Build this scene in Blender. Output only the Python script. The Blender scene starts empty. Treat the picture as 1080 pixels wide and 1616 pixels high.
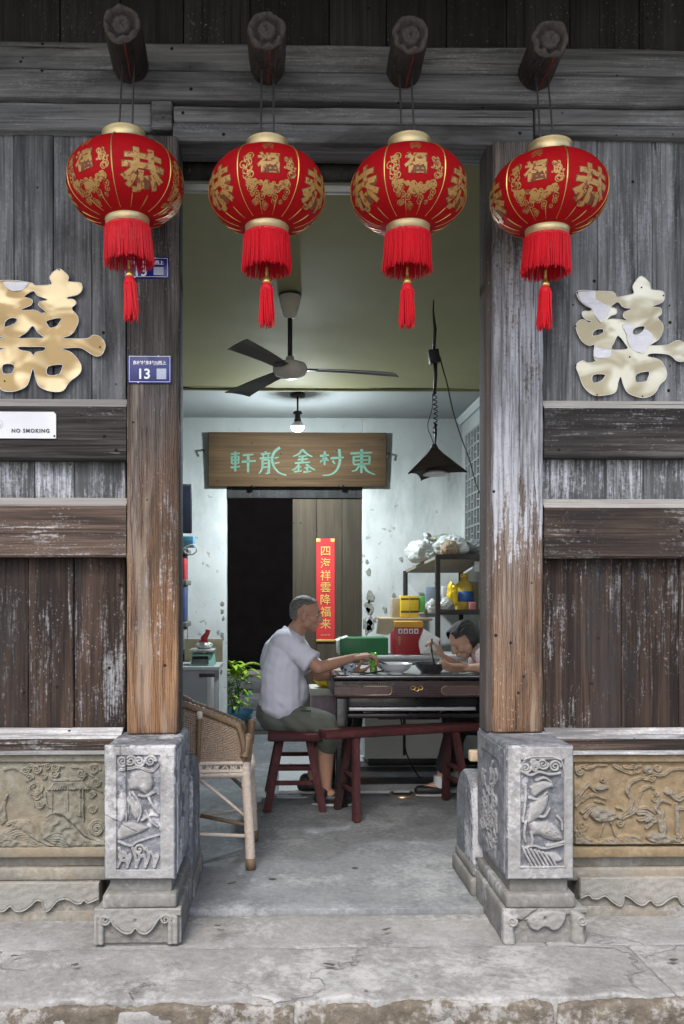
import bpy, bmesh, math, random
import numpy as np
from mathutils import Vector, Matrix, noise
random.seed(7)
R = math.radians
S = bpy.context.scene
COL = S.collection
# ------------------------------------------------------------------ camera, sky, sun, exposure
CAMY, CAMZ, F, CX, HY, YAW = -3.4, 1.27, 1326.0, 468.0, 940.0, R(1.2)
cam = bpy.data.objects.new('camera', bpy.data.cameras.new('camera')); COL.objects.link(cam)
cam.location = (0, CAMY, CAMZ); cam.rotation_euler = (R(90), 0, -YAW)
cam.data.sensor_fit = 'AUTO'; cam.data.sensor_width = 36; cam.data.lens = F/1616*36
cam.data.shift_x = (540-CX)/1616; cam.data.shift_y = (HY-808)/1616
cam.data.clip_end = 500; cam.data.clip_start = .05
S.camera = cam
W = bpy.data.worlds.new('World'); S.world = W; W.use_nodes = True
SUN_EL, SUN_AZ = R(52), R(200)       # azimuth clockwise from +Y
sk = W.node_tree.nodes.new('ShaderNodeTexSky'); sk.sky_type = 'NISHITA'; sk.sun_disc = False
sk.sun_elevation = SUN_EL; sk.sun_rotation = SUN_AZ; sk.dust_density = 3.5; sk.air_density = 1.0; sk.ozone_density = .6
W.node_tree.links.new(sk.outputs[0], W.node_tree.nodes['Background'].inputs[0])
W.node_tree.nodes['Background'].inputs[1].default_value = .15
sl = bpy.data.lights.new('sun', 'SUN'); sl.energy = 1.2; sl.angle = R(22); sl.color = (1, .975, .94)
so = bpy.data.objects.new('sun', sl); COL.objects.link(so)
sd = Vector((math.sin(SUN_AZ)*math.cos(SUN_EL), math.cos(SUN_AZ)*math.cos(SUN_EL), math.sin(SUN_EL)))
so.rotation_euler = sd.to_track_quat('Z', 'Y').to_euler(); so.location = sd*20
S.view_settings.view_transform = 'Standard'; S.view_settings.look = 'None'
S.view_settings.gamma = 1; S.view_settings.use_curve_mapping = False
S.view_settings.exposure = 1.35
S.cycles.use_denoising = True; S.cycles.max_bounces = 10; S.cycles.diffuse_bounces = 6
S.cycles.sample_clamp_indirect = 6

# ------------------------------------------------------------------ measuring: photo pixel at a depth -> place
CT, SN = math.cos(YAW), math.sin(YAW)
def fx(px, Y):
    u = (px-CX)/F; dy = Y-CAMY
    return dy*(u*CT+SN)/(CT-u*SN)
def fz(py, Y, px=540):
    d = (Y-CAMY)*CT + fx(px, Y)*SN
    return CAMZ + (HY-py)*d/F
def P(px, py, Y): return Vector((fx(px, Y), Y, fz(py, Y, px)))

# ------------------------------------------------------------------ helpers
def tag(o, label=None, cat=None, group=None, kind=None):
    for k, v in (('label', label), ('category', cat), ('group', group), ('kind', kind)):
        if v: o[k] = v
    return o
def thing(name, loc, label, cat, group=None, kind=None):
    o = bpy.data.objects.new(name, None); COL.objects.link(o); o.location = loc
    o.empty_display_size = .1
    return tag(o, label, cat, group, kind)
def link(name, me, mat, parent=None):
    o = bpy.data.objects.new(name, me); COL.objects.link(o)
    if mat and not me.materials: me.materials.append(mat)
    if parent is not None:
        o.parent = parent
        if parent.parent is None: o.matrix_parent_inverse = Matrix.Translation(-parent.location)
    return o
def copy_tree(o, delta=None, parent=None):
    c = o.copy(); COL.objects.link(c)
    if parent is not None: c.parent = parent; c.matrix_parent_inverse = o.matrix_parent_inverse.copy()
    if delta is not None: c.location = o.location + Vector(delta)
    for ch in list(o.children): copy_tree(ch, None, c)
    return c

class MB:
    def __init__(s): s.v = []; s.f = []; s.sm = []
    def add(s, vs, fs, smooth=False, M=None):
        o = len(s.v)
        if M is not None: vs = [M @ Vector(p) for p in vs]
        s.v += [tuple(p) for p in vs]
        s.f += [tuple(i+o for i in f) for f in fs]; s.sm += [smooth]*len(fs)
        return s
    def box(s, x0, x1, y0, y1, z0, z1, r=.004, seg=None, amp=0, fr=6, M=None):
        """rounded box, optionally gridded and roughened"""
        if x0 > x1: x0, x1 = x1, x0
        if y0 > y1: y0, y1 = y1, y0
        if z0 > z1: z0, z1 = z1, z0
        lo, hi = (x0, y0, z0), (x1, y1, z1)
        r = min(r, .45*min(hi[k]-lo[k] for k in range(3)))
        L = []
        for k in range(3):
            a, b = lo[k]+r, hi[k]-r
            n = 1 if not seg else max(1, min(160, int((b-a)/seg)))
            mid = [a+(b-a)*i/n for i in range(n+1)]
            L.append([lo[k]] + mid + [hi[k]])
        vs = []; ix = {}; fs = []
        def vert(p):
            key = (round(p[0], 6), round(p[1], 6), round(p[2], 6))
            if key in ix: return ix[key]
            q = [min(max(p[k], lo[k]+r), hi[k]-r) for k in range(3)]
            d = Vector([p[k]-q[k] for k in range(3)])
            n = d.normalized() if d.length > 0 else Vector((0, 0, 1))
            w = Vector(q) + n*r if d.length > 0 else Vector(p)
            if amp:
                w = w + n*amp*(noise.noise(Vector(w)*fr) + .6*noise.noise(Vector(w)*fr*3.1))
            ix[key] = len(vs); vs.append(w); return ix[key]
        for k in range(3):
            a, b = (k+1) % 3, (k+2) % 3
            for side in (0, 1):
                c = hi[k] if side else lo[k]
                for i in range(len(L[a])-1):
                    for j in range(len(L[b])-1):
                        q = []
                        for (u, w) in ((i, j), (i+1, j), (i+1, j+1), (i, j+1)):
                            p = [0, 0, 0]; p[k] = c; p[a] = L[a][u]; p[b] = L[b][w]; q.append(vert(p))
                        fs.append(q if side else q[::-1])
        return s.add(vs, fs, r > 0, M)
    def prism_x(s, x0, x1, prof, seg=None, amp=0, fr=8):
        n = 1 if not seg else max(1, int((x1-x0)/seg)); m = len(prof); vs = []; fs = []
        for i in range(n+1):
            x = x0+(x1-x0)*i/n
            for (y, z) in prof:
                d = amp*noise.noise(Vector((x*fr, y*fr*3, z*fr*3))) if amp else 0
                vs.append((x, y+d, z+d*.6))
        for i in range(n):
            for j in range(m):
                a, b = i*m+j, i*m+(j+1) % m
                fs.append((a, b, b+m, a+m))
        fs += [tuple(range(m))[::-1], tuple(n*m+j for j in range(m))]
        return s.add(vs, fs)
    def poly(s, pts, d0, d1, M=None):
        """polygon in XZ extruded from y=d0 to y=d1"""
        n = len(pts)
        vs = [(x, d0, z) for x, z in pts] + [(x, d1, z) for x, z in pts]
        fs = [tuple(range(n)), tuple(range(2*n-1, n-1, -1))] + [(i, i+n, (i+1) % n+n, (i+1) % n) for i in range(n)]
        return s.add(vs, fs, False, M)
    def tube(s, pts, r, n=8, caps=True, M=None, closed=False):
        pts = [Vector(p) for p in pts]; m = len(pts)
        rs = r if isinstance(r, (list, tuple)) else [r]*m
        vs = []; fs = []; up = None
        for i, p in enumerate(pts):
            a = pts[(i-1) % m] if (closed or i > 0) else p
            b = pts[(i+1) % m] if (closed or i < m-1) else p
            t = (b-a).normalized()
            if up is None:
                up = Vector((0, 0, 1)) if abs(t.z) < .9 else Vector((1, 0, 0))
            u = (up - t*up.dot(t)); u = u.normalized() if u.length > 1e-6 else t.orthogonal().normalized()
            up = u; w = t.cross(u)
            for k in range(n):
                a_ = 2*math.pi*k/n
                vs.append(p + (u*math.cos(a_)+w*math.sin(a_))*rs[i])
        for i in range(m if closed else m-1):
            for k in range(n):
                a, b = i*n+k, i*n+(k+1) % n; c = ((i+1) % m)*n
                fs.append((a, b, c+(k+1) % n, c+k))
        if caps and not closed:
            fs += [tuple(range(n))[::-1], tuple((m-1)*n+k for k in range(n))]
        return s.add(vs, fs, n > 5, M)
    def lathe(s, prof, c=(0, 0, 0), n=32, M=None):
        vs = []; fs = []; m = len(prof)
        for (r, z) in prof:
            for k in range(n):
                a = 2*math.pi*k/n; vs.append((c[0]+r*math.cos(a), c[1]+r*math.sin(a), c[2]+z))
        for i in range(m-1):
            for k in range(n):
                a, b = i*n+k, i*n+(k+1) % n
                fs.append((a, b, b+n, a+n))
        return s.add(vs, fs, True, M)
    def caps(s, p0, r0, p1, r1, n=14):
        p0, p1 = Vector(p0), Vector(p1); t = (p1-p0); Ln = t.length or 1e-6; t = t/Ln if t.length else Vector((0, 0, 1))
        u = t.orthogonal().normalized(); w = t.cross(u); vs = []; fs = []; rings = []
        for i in range(7): 
            a = -math.pi/2 + math.pi/2*i/6*.98 + .02; rings.append((p0 + t*r0*math.sin(a), r0*math.cos(a)))
        for i in range(7):
            a = math.pi/2*i/6*.98; rings.append((p1 + t*r1*math.sin(a), r1*math.cos(a)))
        for c, r in rings:
            for k in range(n):
                b = 2*math.pi*k/n; vs.append(c+(u*math.cos(b)+w*math.sin(b))*r)
        for i in range(len(rings)-1):
            for k in range(n):
                a, b = i*n+k, i*n+(k+1) % n; fs.append((a, b, b+n, a+n))
        fs += [tuple(range(n))[::-1], tuple((len(rings)-1)*n+k for k in range(n))]
        return s.add(vs, fs, True)
    def ell(s, c, rad, rot=(0, 0, 0), n=18, m=12):
        from mathutils import Euler
        E = Euler([R(a) for a in rot]).to_matrix(); vs = []; fs = []
        for i in range(m+1):
            a = -math.pi/2*.995 + math.pi*.995*i/m
            for k in range(n):
                b = 2*math.pi*k/n
                vs.append(Vector(c) + E @ Vector((rad[0]*math.cos(a)*math.cos(b), rad[1]*math.cos(a)*math.sin(b), rad[2]*math.sin(a))))
        for i in range(m):
            for k in range(n):
                a, b = i*n+k, i*n+(k+1) % n; fs.append((a, b, b+n, a+n))
        fs += [tuple(range(n))[::-1], tuple(m*n+k for k in range(n))]
        return s.add(vs, fs, True)
    def mesh(s, name, mat):
        me = bpy.data.meshes.new(name); me.from_pydata(s.v, [], s.f)
        me.polygons.foreach_set('use_smooth', s.sm); me.update()
        if mat: me.materials.append(mat)
        return me
    def build(s, name, mat, parent=None): return link(name, s.mesh(name, mat), mat, parent)

def box(name, mat, parent, *a, **k): return MB().box(*a, **k).build(name, mat, parent)
def tubeo(name, mat, parent, pts, r, n=8): return MB().tube(pts, r, n).build(name, mat, parent)
def spline(pts, k=8, closed=False):
    pts = [np.array(p, float) for p in pts]; n = len(pts); out = []
    for i in range(n if closed else n-1):
        g = (lambda j: pts[j % n]) if closed else (lambda j: pts[min(max(j, 0), n-1)])
        p0, p1, p2, p3 = g(i-1), g(i), g(i+1), g(i+2)
        for j in range(k):
            t = j/k
            out.append(.5*((2*p1)+(-p0+p2)*t+(2*p0-5*p1+4*p2-p3)*t*t+(-p0+3*p1-3*p2+p3)*t**3))
    if not closed: out.append(pts[-1])
    return [tuple(p) for p in out]
def displace(me, fn):
    N = [v.normal.copy() for v in me.vertices]
    for v, n in zip(me.vertices, N): v.co = v.co+n*fn(v.co)
    me.update()
def remesh(mb, voxel, smooth=4, disp=0, dfr=20):
    """fuse overlapping volumes into one continuous skin"""
    me = mb.mesh('tmp', None); o = bpy.data.objects.new('tmp', me); COL.objects.link(o)
    m = o.modifiers.new('r', 'REMESH'); m.mode = 'VOXEL'; m.voxel_size = voxel; m.use_smooth_shade = True
    if smooth:
        k = o.modifiers.new('s', 'SMOOTH'); k.iterations = smooth; k.factor = .5
    dg = bpy.context.evaluated_depsgraph_get(); dg.update()
    r = bpy.data.meshes.new_from_object(o.evaluated_get(dg)); bpy.data.objects.remove(o); bpy.data.meshes.remove(me)
    if disp: displace(r, lambda c: disp*(noise.noise(c*dfr)+.5*noise.noise(c*dfr*2.3)))
    r.polygons.foreach_set('use_smooth', [True]*len(r.polygons)); r.materials.clear()
    return r
def text_geo(txt, size, offset=0., extrude=0., spacing=1.):
    c = bpy.data.curves.new('t', 'FONT'); c.body = txt; c.size = size; c.offset = offset; c.extrude = extrude
    c.align_x = 'CENTER'; c.align_y = 'CENTER'; c.resolution_u = 3; c.space_character = spacing
    o = bpy.data.objects.new('t', c); COL.objects.link(o)
    dg = bpy.context.evaluated_depsgraph_get(); dg.update()
    me = bpy.data.meshes.new_from_object(o.evaluated_get(dg)); bpy.data.objects.remove(o); bpy.data.curves.remove(c)
    v = np.array([tuple(p.co) for p in me.vertices]); f = [tuple(p.vertices) for p in me.polygons]
    bpy.data.meshes.remove(me)
    if len(v):
        mid = (v[:, :2].max(0)+v[:, :2].min(0))/2; v[:, :2] -= mid
    return v, f
def flat_text(mb, txt, size, loc, offset=0, extrude=.0006, spacing=1., sx=1.):
    """upright text facing the street (-Y), centred at loc"""
    v, f = text_geo(txt, size, offset, extrude, spacing)
    mb.add([(loc[0]+p[0]*sx, loc[1]-p[2], loc[2]+p[1]) for p in v], f)
def curve_plate(name, outlines, place, thick, mat, parent, bevel=0.):
    """filled outline with holes -> sheet; place maps (u,v,d) to the scene"""
    c = bpy.data.curves.new('c', 'CURVE'); c.dimensions = '2D'; c.fill_mode = 'BOTH'; c.extrude = thick/2; c.bevel_depth = bevel
    for pts in outlines:
        sp = c.splines.new('POLY'); sp.points.add(len(pts)-1); sp.use_cyclic_u = True
        for q, p in zip(sp.points, pts): q.co = (p[0], p[1], 0, 1)
    o = bpy.data.objects.new('c', c); COL.objects.link(o)
    dg = bpy.context.evaluated_depsgraph_get(); dg.update()
    me = bpy.data.meshes.new_from_object(o.evaluated_get(dg)); bpy.data.objects.remove(o); bpy.data.curves.remove(c)
    for v in me.vertices: v.co = place(*v.co)
    me.materials.clear(); me.name = name
    return link(name, me, mat, parent)

# ------------------------------------------------------------------ materials
class Mat:
    def __init__(s, name, rough=.7, metal=0., spec=.5):
        s.m = bpy.data.materials.new(name); s.m.use_nodes = True; s.t = s.m.node_tree; s.n = s.t.nodes
        s.b = s.n['Principled BSDF']; s.b.inputs['Roughness'].default_value = rough
        s.b.inputs['Metallic'].default_value = metal; s.b.inputs['Specular IOR Level'].default_value = spec
        s._c = None
    def new(s, t, **k):
        n = s.n.new(t)
        for a, v in k.items(): setattr(n, a, v)
        return n
    def inp(s, sock, v):
        if isinstance(v, bpy.types.NodeSocket): s.t.links.new(v, sock)
        elif isinstance(v, (tuple, list)): sock.default_value = tuple(v) + ((1,) if len(v) == 3 and sock.type == 'RGBA' else ())
        else: sock.default_value = v
    def co(s, rnd=True):
        if s._c is None:
            tc = s.new('ShaderNodeTexCoord'); oi = s.new('ShaderNodeObjectInfo')
            mu = s.new('ShaderNodeVectorMath', operation='MULTIPLY_ADD')
            s.inp(mu.inputs[0], oi.outputs['Random']); s.inp(mu.inputs[1], (17.3, 31.1, 23.7)); s.inp(mu.inputs[2], tc.outputs['Object'])
            s._c = mu.outputs[0]; s.raw = tc.outputs['Object']; s.rand = oi.outputs['Random']
        return s._c
    def scaled(s, vec, sc):
        v = s.new('ShaderNodeVectorMath', operation='MULTIPLY'); s.inp(v.inputs[0], vec); s.inp(v.inputs[1], sc); return v.outputs[0]
    def noise(s, scale=5., sc=(1, 1, 1), detail=4., rough=.55, dist=0., vec=None):
        n = s.new('ShaderNodeTexNoise'); s.inp(n.inputs['Vector'], s.scaled(vec or s.co(), sc))
        n.inputs['Scale'].default_value = scale; n.inputs['Detail'].default_value = detail
        n.inputs['Roughness'].default_value = rough; n.inputs['Distortion'].default_value = dist
        return n.outputs['Fac']
    def math(s, op, a, b=0., clamp=False):
        n = s.new('ShaderNodeMath', operation=op); n.use_clamp = clamp; s.inp(n.inputs[0], a); s.inp(n.inputs[1], b); return n.outputs[0]
    def step(s, v, a, b, lo=0., hi=1.):
        n = s.new('ShaderNodeMapRange', interpolation_type='SMOOTHSTEP'); s.inp(n.inputs[0], v)
        for i, x in enumerate((a, b, lo, hi)): n.inputs[i+1].default_value = x
        return n.outputs[0]
    def ramp(s, f, stops):
        n = s.new('ShaderNodeValToRGB'); s.inp(n.inputs[0], f); e = n.color_ramp.elements
        while len(e) < len(stops): e.new(.5)
        for k, (p, c) in zip(e, stops): k.position = p; k.color = tuple(c)+(1,)
        return n.outputs[0]
    def mix(s, f, a, b, mode='MIX'):
        n = s.new('ShaderNodeMix', data_type='RGBA', blend_type=mode); s.inp(n.inputs[0], f); s.inp(n.inputs[6], a); s.inp(n.inputs[7], b); return n.outputs[2]
    def z(s, ax='Z'):
        s.co(); n = s.new('ShaderNodeSeparateXYZ'); s.inp(n.inputs[0], s.raw); return n.outputs[ax]
    def col(s, c): s.inp(s.b.inputs['Base Color'], c); return s
    def bump(s, h, strength=.3, dist=.01):
        n = s.new('ShaderNodeBump'); n.inputs['Strength'].default_value = strength; n.inputs['Distance'].default_value = dist
        s.inp(n.inputs['Height'], h); s.inp(s.b.inputs['Normal'], n.outputs[0]); return s
    def rough(s, v): s.inp(s.b.inputs['Roughness'], v); return s

def plain(name, c, rough=.6, metal=0., var=.15, sc=30., bump=0., spec=.5):
    M = Mat(name, rough, metal, spec); n = M.noise(sc, detail=3.)
    M.col(M.mix(n, [x*(1-var) for x in c], [min(1, x*(1+var)) for x in c]))
    n2 = M.noise(sc*.3, detail=3.); M.rough(M.step(n2, .3, .7, max(.05, rough-.1), min(1, rough+.1)))
    if bump: M.bump(n, bump, .004)
    return M.m

def wood(name, axis, stops, pale=(.42, .43, .45), amt=.5, thr=(.52, .66), zone=None, warm=None, wz=None, fine=1., bump=.5, smoke=.6, specks=.3):
    """weathered timber: axis is the grain direction"""
    M = Mat(name, .8, spec=.25); k = 'XYZ'.index(axis)
    def sc(al, ac): v = [ac]*3; v[k] = al; return tuple(v)
    g = M.noise(1., sc(2.2*fine, 95*fine), 6., .65, .4)
    b = M.noise(1., sc(.8, 13), 4., .6, .6)
    bl = M.noise(2.4, detail=3.)
    fl = M.noise(1., sc(9, 120), 4., .7)
    fl2 = M.noise(1., sc(3., 34), 5., .7)
    gg = M.math('MULTIPLY_ADD', g, .5); M.n[-1].inputs[2].default_value = 0.
    gg = M.math('ADD', M.math('MULTIPLY', g, .5), M.math('MULTIPLY', b, .5))
    c = M.ramp(gg, stops)
    if warm:
        wm = M.ramp(gg, warm)
        zz = M.math('ADD', M.z(), M.math('MULTIPLY', M.math('SUBTRACT', b, .5), 1.6))
        c = M.mix(M.step(zz, wz[0], wz[1], 1., 0.), c, wm)
        # dark growth lines and knots
        wv = M.new('ShaderNodeTexWave', wave_type='BANDS', bands_direction='X'); M.inp(wv.inputs['Vector'], M.scaled(M.co(), sc(.35, 1)))
        wv.inputs['Scale'].default_value = 34; wv.inputs['Distortion'].default_value = 9; wv.inputs['Detail'].default_value = 4; wv.inputs['Detail Scale'].default_value = .8; wv.inputs['Detail Roughness'].default_value = .6
        wm2 = M.math('MULTIPLY', M.step(wv.outputs['Fac'], .55, 1.), M.step(g, .3, .65, .75, .2))
        c = M.mix(wm2, c, [x*.22 for x in warm[0][1]])
        pw = M.math('MULTIPLY', M.step(M.noise(1., sc(1.3, 26), 4., .6), .55, .66), .55)
        c = M.mix(pw, c, (.27, .225, .18))
    fs_ = M.noise(70., detail=3., rough=.7)
    m = M.math('ADD', M.math('MULTIPLY', fl, .27), M.math('ADD', M.math('MULTIPLY', fl2, .30), M.math('ADD', M.math('MULTIPLY', bl, .28), M.math('MULTIPLY', fs_, .15))))
    if zone:
        zz = M.math('ADD', M.z(), M.math('MULTIPLY', M.math('SUBTRACT', fl2, .5), .9))
        up = M.step(zz, zone[0], zone[1]); dn = M.step(zz, zone[2], zone[3], 1., 0.)
        m = M.math('ADD', m, M.math('MULTIPLY', M.math('SUBTRACT', M.math('MULTIPLY', up, dn), .5), .19))
    mask = M.math('MULTIPLY', M.step(m, thr[0], thr[1]), amt)
    c = M.mix(mask, c, M.mix(M.math('MULTIPLY', M.step(g, .34, .56), M.step(fs_, .3, .5, .6, 1.)), [x*.36 for x in pale], [x*1.05 for x in pale]))
    # long dark weather checks
    ck = M.noise(1., sc(.9, 60), 2., .5, .2)
    ckm = M.step(ck, .66, .72)
    c = M.mix(M.math('MULTIPLY', ckm, .75), c, (.012, .011, .010))
    # specks of whitewash
    sp = M.noise(120., sc=sc(.6, 1), detail=2.); spz = M.math('MULTIPLY', M.step(sp, .66, .70), M.step(bl, .42, .55))
    c = M.mix(M.math('MULTIPLY', spz, specks), c, (.5, .5, .49))
    # worm holes
    vo = M.new('ShaderNodeTexVoronoi'); M.inp(vo.inputs['Vector'], M.co()); vo.inputs['Scale'].default_value = 9.
    vh = M.step(vo.outputs['Distance'], .045, .075, 1., 0.)
    c = M.mix(vh, c, (.01, .009, .008))
    # smoky grime drifting along the grain
    gm = M.noise(1., sc(1.1, 4.5), 5., .6, .5); c = M.mix(M.math('MULTIPLY', M.step(gm, .5, .68), smoke), c, (.022, .021, .021))
    # each board its own tone
    tone = M.math('ADD', M.math('MULTIPLY', M.rand, .4), .8)
    c = M.mix(1., c, tone, 'MULTIPLY')
    M.col(c)
    h = M.math('SUBTRACT', M.math('ADD', M.math('MULTIPLY', g, .7), M.math('MULTIPLY', fl, .4)), M.math('ADD', M.math('MULTIPLY', ckm, .8), vh))
    M.bump(h, bump, .006)
    return M.m

def stone(name, stops, pale=(.5, .51, .53), amt=.6, thr=(.5, .62), stain=(.10, .09, .07), stain_amt=.5, tan=None, tan_amt=.0, relief=None, bump=.5, streak=False, crack=False):
    M = Mat(name, .85, spec=.25)
    n1 = M.noise(6., detail=8., rough=.65); n2 = M.noise(38., detail=6., rough=.7); n3 = M.noise(2.2, detail=4.); n4 = M.noise(160., detail=3., rough=.7)
    v = M.math('ADD', M.math('MULTIPLY', n1, .5), M.math('MULTIPLY', n2, .5))
    c = M.ramp(v, stops)
    if tan: c = M.mix(M.math('MULTIPLY', M.step(n3, .42, .62), tan_amt), c, tan)
    nb = M.noise(3.1, sc=(1, 1, .45) if streak else (1, 1, 1), detail=7., rough=.62)
    c = M.mix(M.math('MULTIPLY', M.step(M.math('ADD', M.math('MULTIPLY', nb, .7), M.math('MULTIPLY', n2, .3)), thr[0], thr[1]), amt), c, pale)
    c = M.mix(M.math('MULTIPLY', M.step(M.noise(4.3, detail=6., rough=.7), .54, .7), stain_amt), c, stain)
    if relief:
        at = M.new('ShaderNodeAttribute', attribute_name='relief')
        c = M.mix(M.math('MULTIPLY', M.step(at.outputs['Fac'], .25, .8), relief[1]), c, M.mix(n2, [x*.75 for x in relief[0]], relief[0]))
    c = M.mix(M.math('MULTIPLY', M.step(n4, .6, .72), .35), c, [x*.35 for x in stops[0][1]])
    c = M.mix(M.math('MULTIPLY', M.step(n4, .36, .26), .3), c, [min(1, x*1.5) for x in stops[-1][1]])
    h = M.math('ADD', M.math('MULTIPLY', n2, .7), M.math('MULTIPLY', n4, .5))
    if crack:
        wv = M.new('ShaderNodeVectorMath', operation='ADD'); nz = M.new('ShaderNodeTexNoise'); M.inp(nz.inputs['Vector'], M.co()); nz.inputs['Scale'].default_value = 5; nz.inputs['Detail'].default_value = 6
        M.inp(wv.inputs[0], M.co()); M.inp(wv.inputs[1], M.scaled(nz.outputs['Color'], (.35, .35, .35)))
        vo = M.new('ShaderNodeTexVoronoi', feature='DISTANCE_TO_EDGE'); M.inp(vo.inputs['Vector'], wv.outputs[0]); vo.inputs['Scale'].default_value = 1.1
        ck = M.math('MULTIPLY', M.step(vo.outputs['Distance'], .004, .012, 1., 0.), M.step(n3, .45, .6))
        c = M.mix(M.math('MULTIPLY', ck, .22), c, (.05, .048, .044)); h = M.math('SUBTRACT', h, ck)
        grit = M.step(M.noise(75., detail=2., rough=.6), .68, .74); c = M.mix(M.math('MULTIPLY', grit, .45), c, (.07, .066, .06))
    M.col(c)
    M.bump(h, bump, .006)
    return M.m

G = lambda v, t=(1, 1, 1): tuple(v*x for x in t)
cool = (.965, 1., 1.05)
MT = {}
MT['plank_upper'] = wood('weathered grey planks', 'Z', [(.3, G(.014)), (.44, G(.095, cool)), (.58, G(.19, cool)), (.75, G(.31, cool))], pale=(.40, .42, .455), amt=.42, thr=(.48, .60), smoke=.75)
MT['plank_mid'] = wood('whitewashed planks', 'Z', [(.3, G(.02)), (.5, G(.09, cool)), (.7, G(.2, cool))], pale=(.55, .57, .62), amt=.85, thr=(.46, .58))
MT['plank_lower'] = wood('dark brown planks', 'Z', [(.34, (.004, .0034, .0032)), (.47, (.018, .012, .0098)), (.58, (.048, .030, .022)), (.75, (.10, .074, .058))], pale=(.32, .33, .35), amt=.6, thr=(.515, .6), smoke=.7, bump=.8)
MT['rail'] = wood('dark timber rails', 'X', [(.32, (.010, .009, .009)), (.46, (.026, .023, .022)), (.56, (.06, .055, .053)), (.75, (.17, .158, .152))], pale=(.42, .43, .45), amt=.6, thr=(.53, .60), smoke=.8, bump=.8)
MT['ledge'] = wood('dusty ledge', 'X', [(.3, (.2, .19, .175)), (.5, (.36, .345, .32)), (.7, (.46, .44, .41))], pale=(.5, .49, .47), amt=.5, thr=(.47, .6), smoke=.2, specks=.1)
MT['rail_brown'] = wood('dark brown rails', 'X', [(.32, (.010, .008, .007)), (.46, (.03, .022, .018)), (.56, (.075, .052, .041)), (.75, (.18, .14, .115))], pale=(.42, .42, .42), amt=.6, thr=(.53, .60), smoke=.6, bump=.8)
MT['sill'] = wood('pale sill timber', 'X', [(.3, G(.05)), (.5, G(.2)), (.7, G(.36, cool))], pale=(.55, .56, .58), amt=.7, thr=(.47, .6))
MT['beam'] = wood('grey lintel timber', 'X', [(.3, G(.035)), (.44, G(.105, cool)), (.6, G(.21, (.98, 1, 1.02))), (.78, G(.33))], pale=(.40, .41, .42), amt=.5, thr=(.51, .62), smoke=.7)
WARM = [(.28, (.05, .026, .015)), (.46, (.135, .072, .038)), (.62, (.26, .155, .085)), (.8, (.37, .26, .165))]
MT['post_left'] = wood('brown weathered post', 'Z', [(.3, (.018, .016, .015)), (.46, (.07, .061, .057)), (.68, (.165, .152, .145))], pale=(.40, .405, .42), amt=.7, thr=(.54, .60), warm=WARM, wz=(1.1, 2.2))
MT['post_right'] = wood('whitened weathered post', 'Z', [(.3, (.035, .03, .028)), (.46, (.115, .10, .092)), (.66, (.22, .205, .197))], pale=(.42, .435, .48), amt=.82, thr=(.495, .555), zone=(1.2, 1.85, 2.3, 3.1), warm=[(.28, (.06, .034, .02)), (.48, (.135, .077, .045)), (.66, (.24, .155, .095)), (.8, (.32, .235, .16))], wz=(.75, 2.0))
MT['dark_wood'] = wood('dark roof boards', 'Z', [(.3, G(.012)), (.5, G(.035)), (.75, G(.07))], pale=(.2, .2, .2), amt=.2)
MT['log'] = wood('dark log', 'Y', [(.3, (.015, .012, .010)), (.5, (.05, .04, .034)), (.75, (.12, .10, .085))], amt=.15)
MT['log_end'] = plain('log end grain', (.07, .064, .058), .9, var=.5, sc=60, bump=.5)
MT['pier'] = stone('worn blue grey stone', [(.34, (.05, .053, .060)), (.48, (.112, .118, .134)), (.6, (.18, .186, .204)), (.76, (.31, .318, .335))], pale=(.41, .418, .44), amt=.75, thr=(.515, .585), stain=(.052, .056, .066), stain_amt=.8, relief=((.40, .39, .37), .45), streak=True, bump=.8)
MT['pier_base'] = stone('worn tan stone', [(.3, (.075, .074, .07)), (.5, (.14, .138, .13)), (.72, (.215, .212, .205))], pale=(.34, .345, .355), amt=.7, thr=(.5, .61), stain=(.12, .10, .07), stain_amt=.5, relief=((.29, .285, .27), .5))
MT['panel_left'] = stone('greenish beige stone', [(.3, (.09, .084, .064)), (.5, (.15, .142, .112)), (.72, (.215, .205, .166))], pale=(.25, .245, .215), amt=.4, stain=(.10, .098, .078), stain_amt=.5, tan=(.20, .15, .098), tan_amt=.5, relief=((.17, .168, .146), .6))
MT['panel_right'] = stone('ochre stone', [(.3, (.10, .077, .048)), (.5, (.18, .136, .082)), (.72, (.25, .198, .128))], pale=(.26, .23, .175), amt=.35, stain=(.12, .10, .07), stain_amt=.5, relief=((.185, .173, .148), .9))
MT['base_band'] = stone('grey beige stone', [(.3, (.09, .087, .077)), (.5, (.155, .148, .131)), (.72, (.225, .218, .197))], pale=(.32, .317, .303), amt=.5, stain=(.09, .085, .07), stain_amt=.55, tan=(.25, .205, .14), tan_amt=.4, relief=((.25, .247, .235), .6))
MT['paving'] = stone('pale granite paving', [(.3, (.12, .118, .114)), (.5, (.20, .20, .196)), (.72, (.285, .285, .28))], pale=(.35, .352, .35), amt=.6, stain=(.095, .09, .082), stain_amt=.7, bump=.9, crack=True)
MT['riser'] = stone('rough brown stone', [(.3, (.05, .043, .035)), (.5, (.11, .094, .074)), (.72, (.19, .168, .14))], pale=(.27, .267, .26), amt=.85, thr=(.49, .56), stain=(.085, .062, .04), stain_amt=.8, bump=1.)
MT['concrete'] = stone('worn concrete floor', [(.3, (.095, .102, .108)), (.5, (.15, .16, .168)), (.72, (.215, .226, .235))], pale=(.31, .322, .33), amt=.6, thr=(.47, .64), stain=(.07, .077, .083), stain_amt=.7, bump=.25, crack=True)
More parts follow.
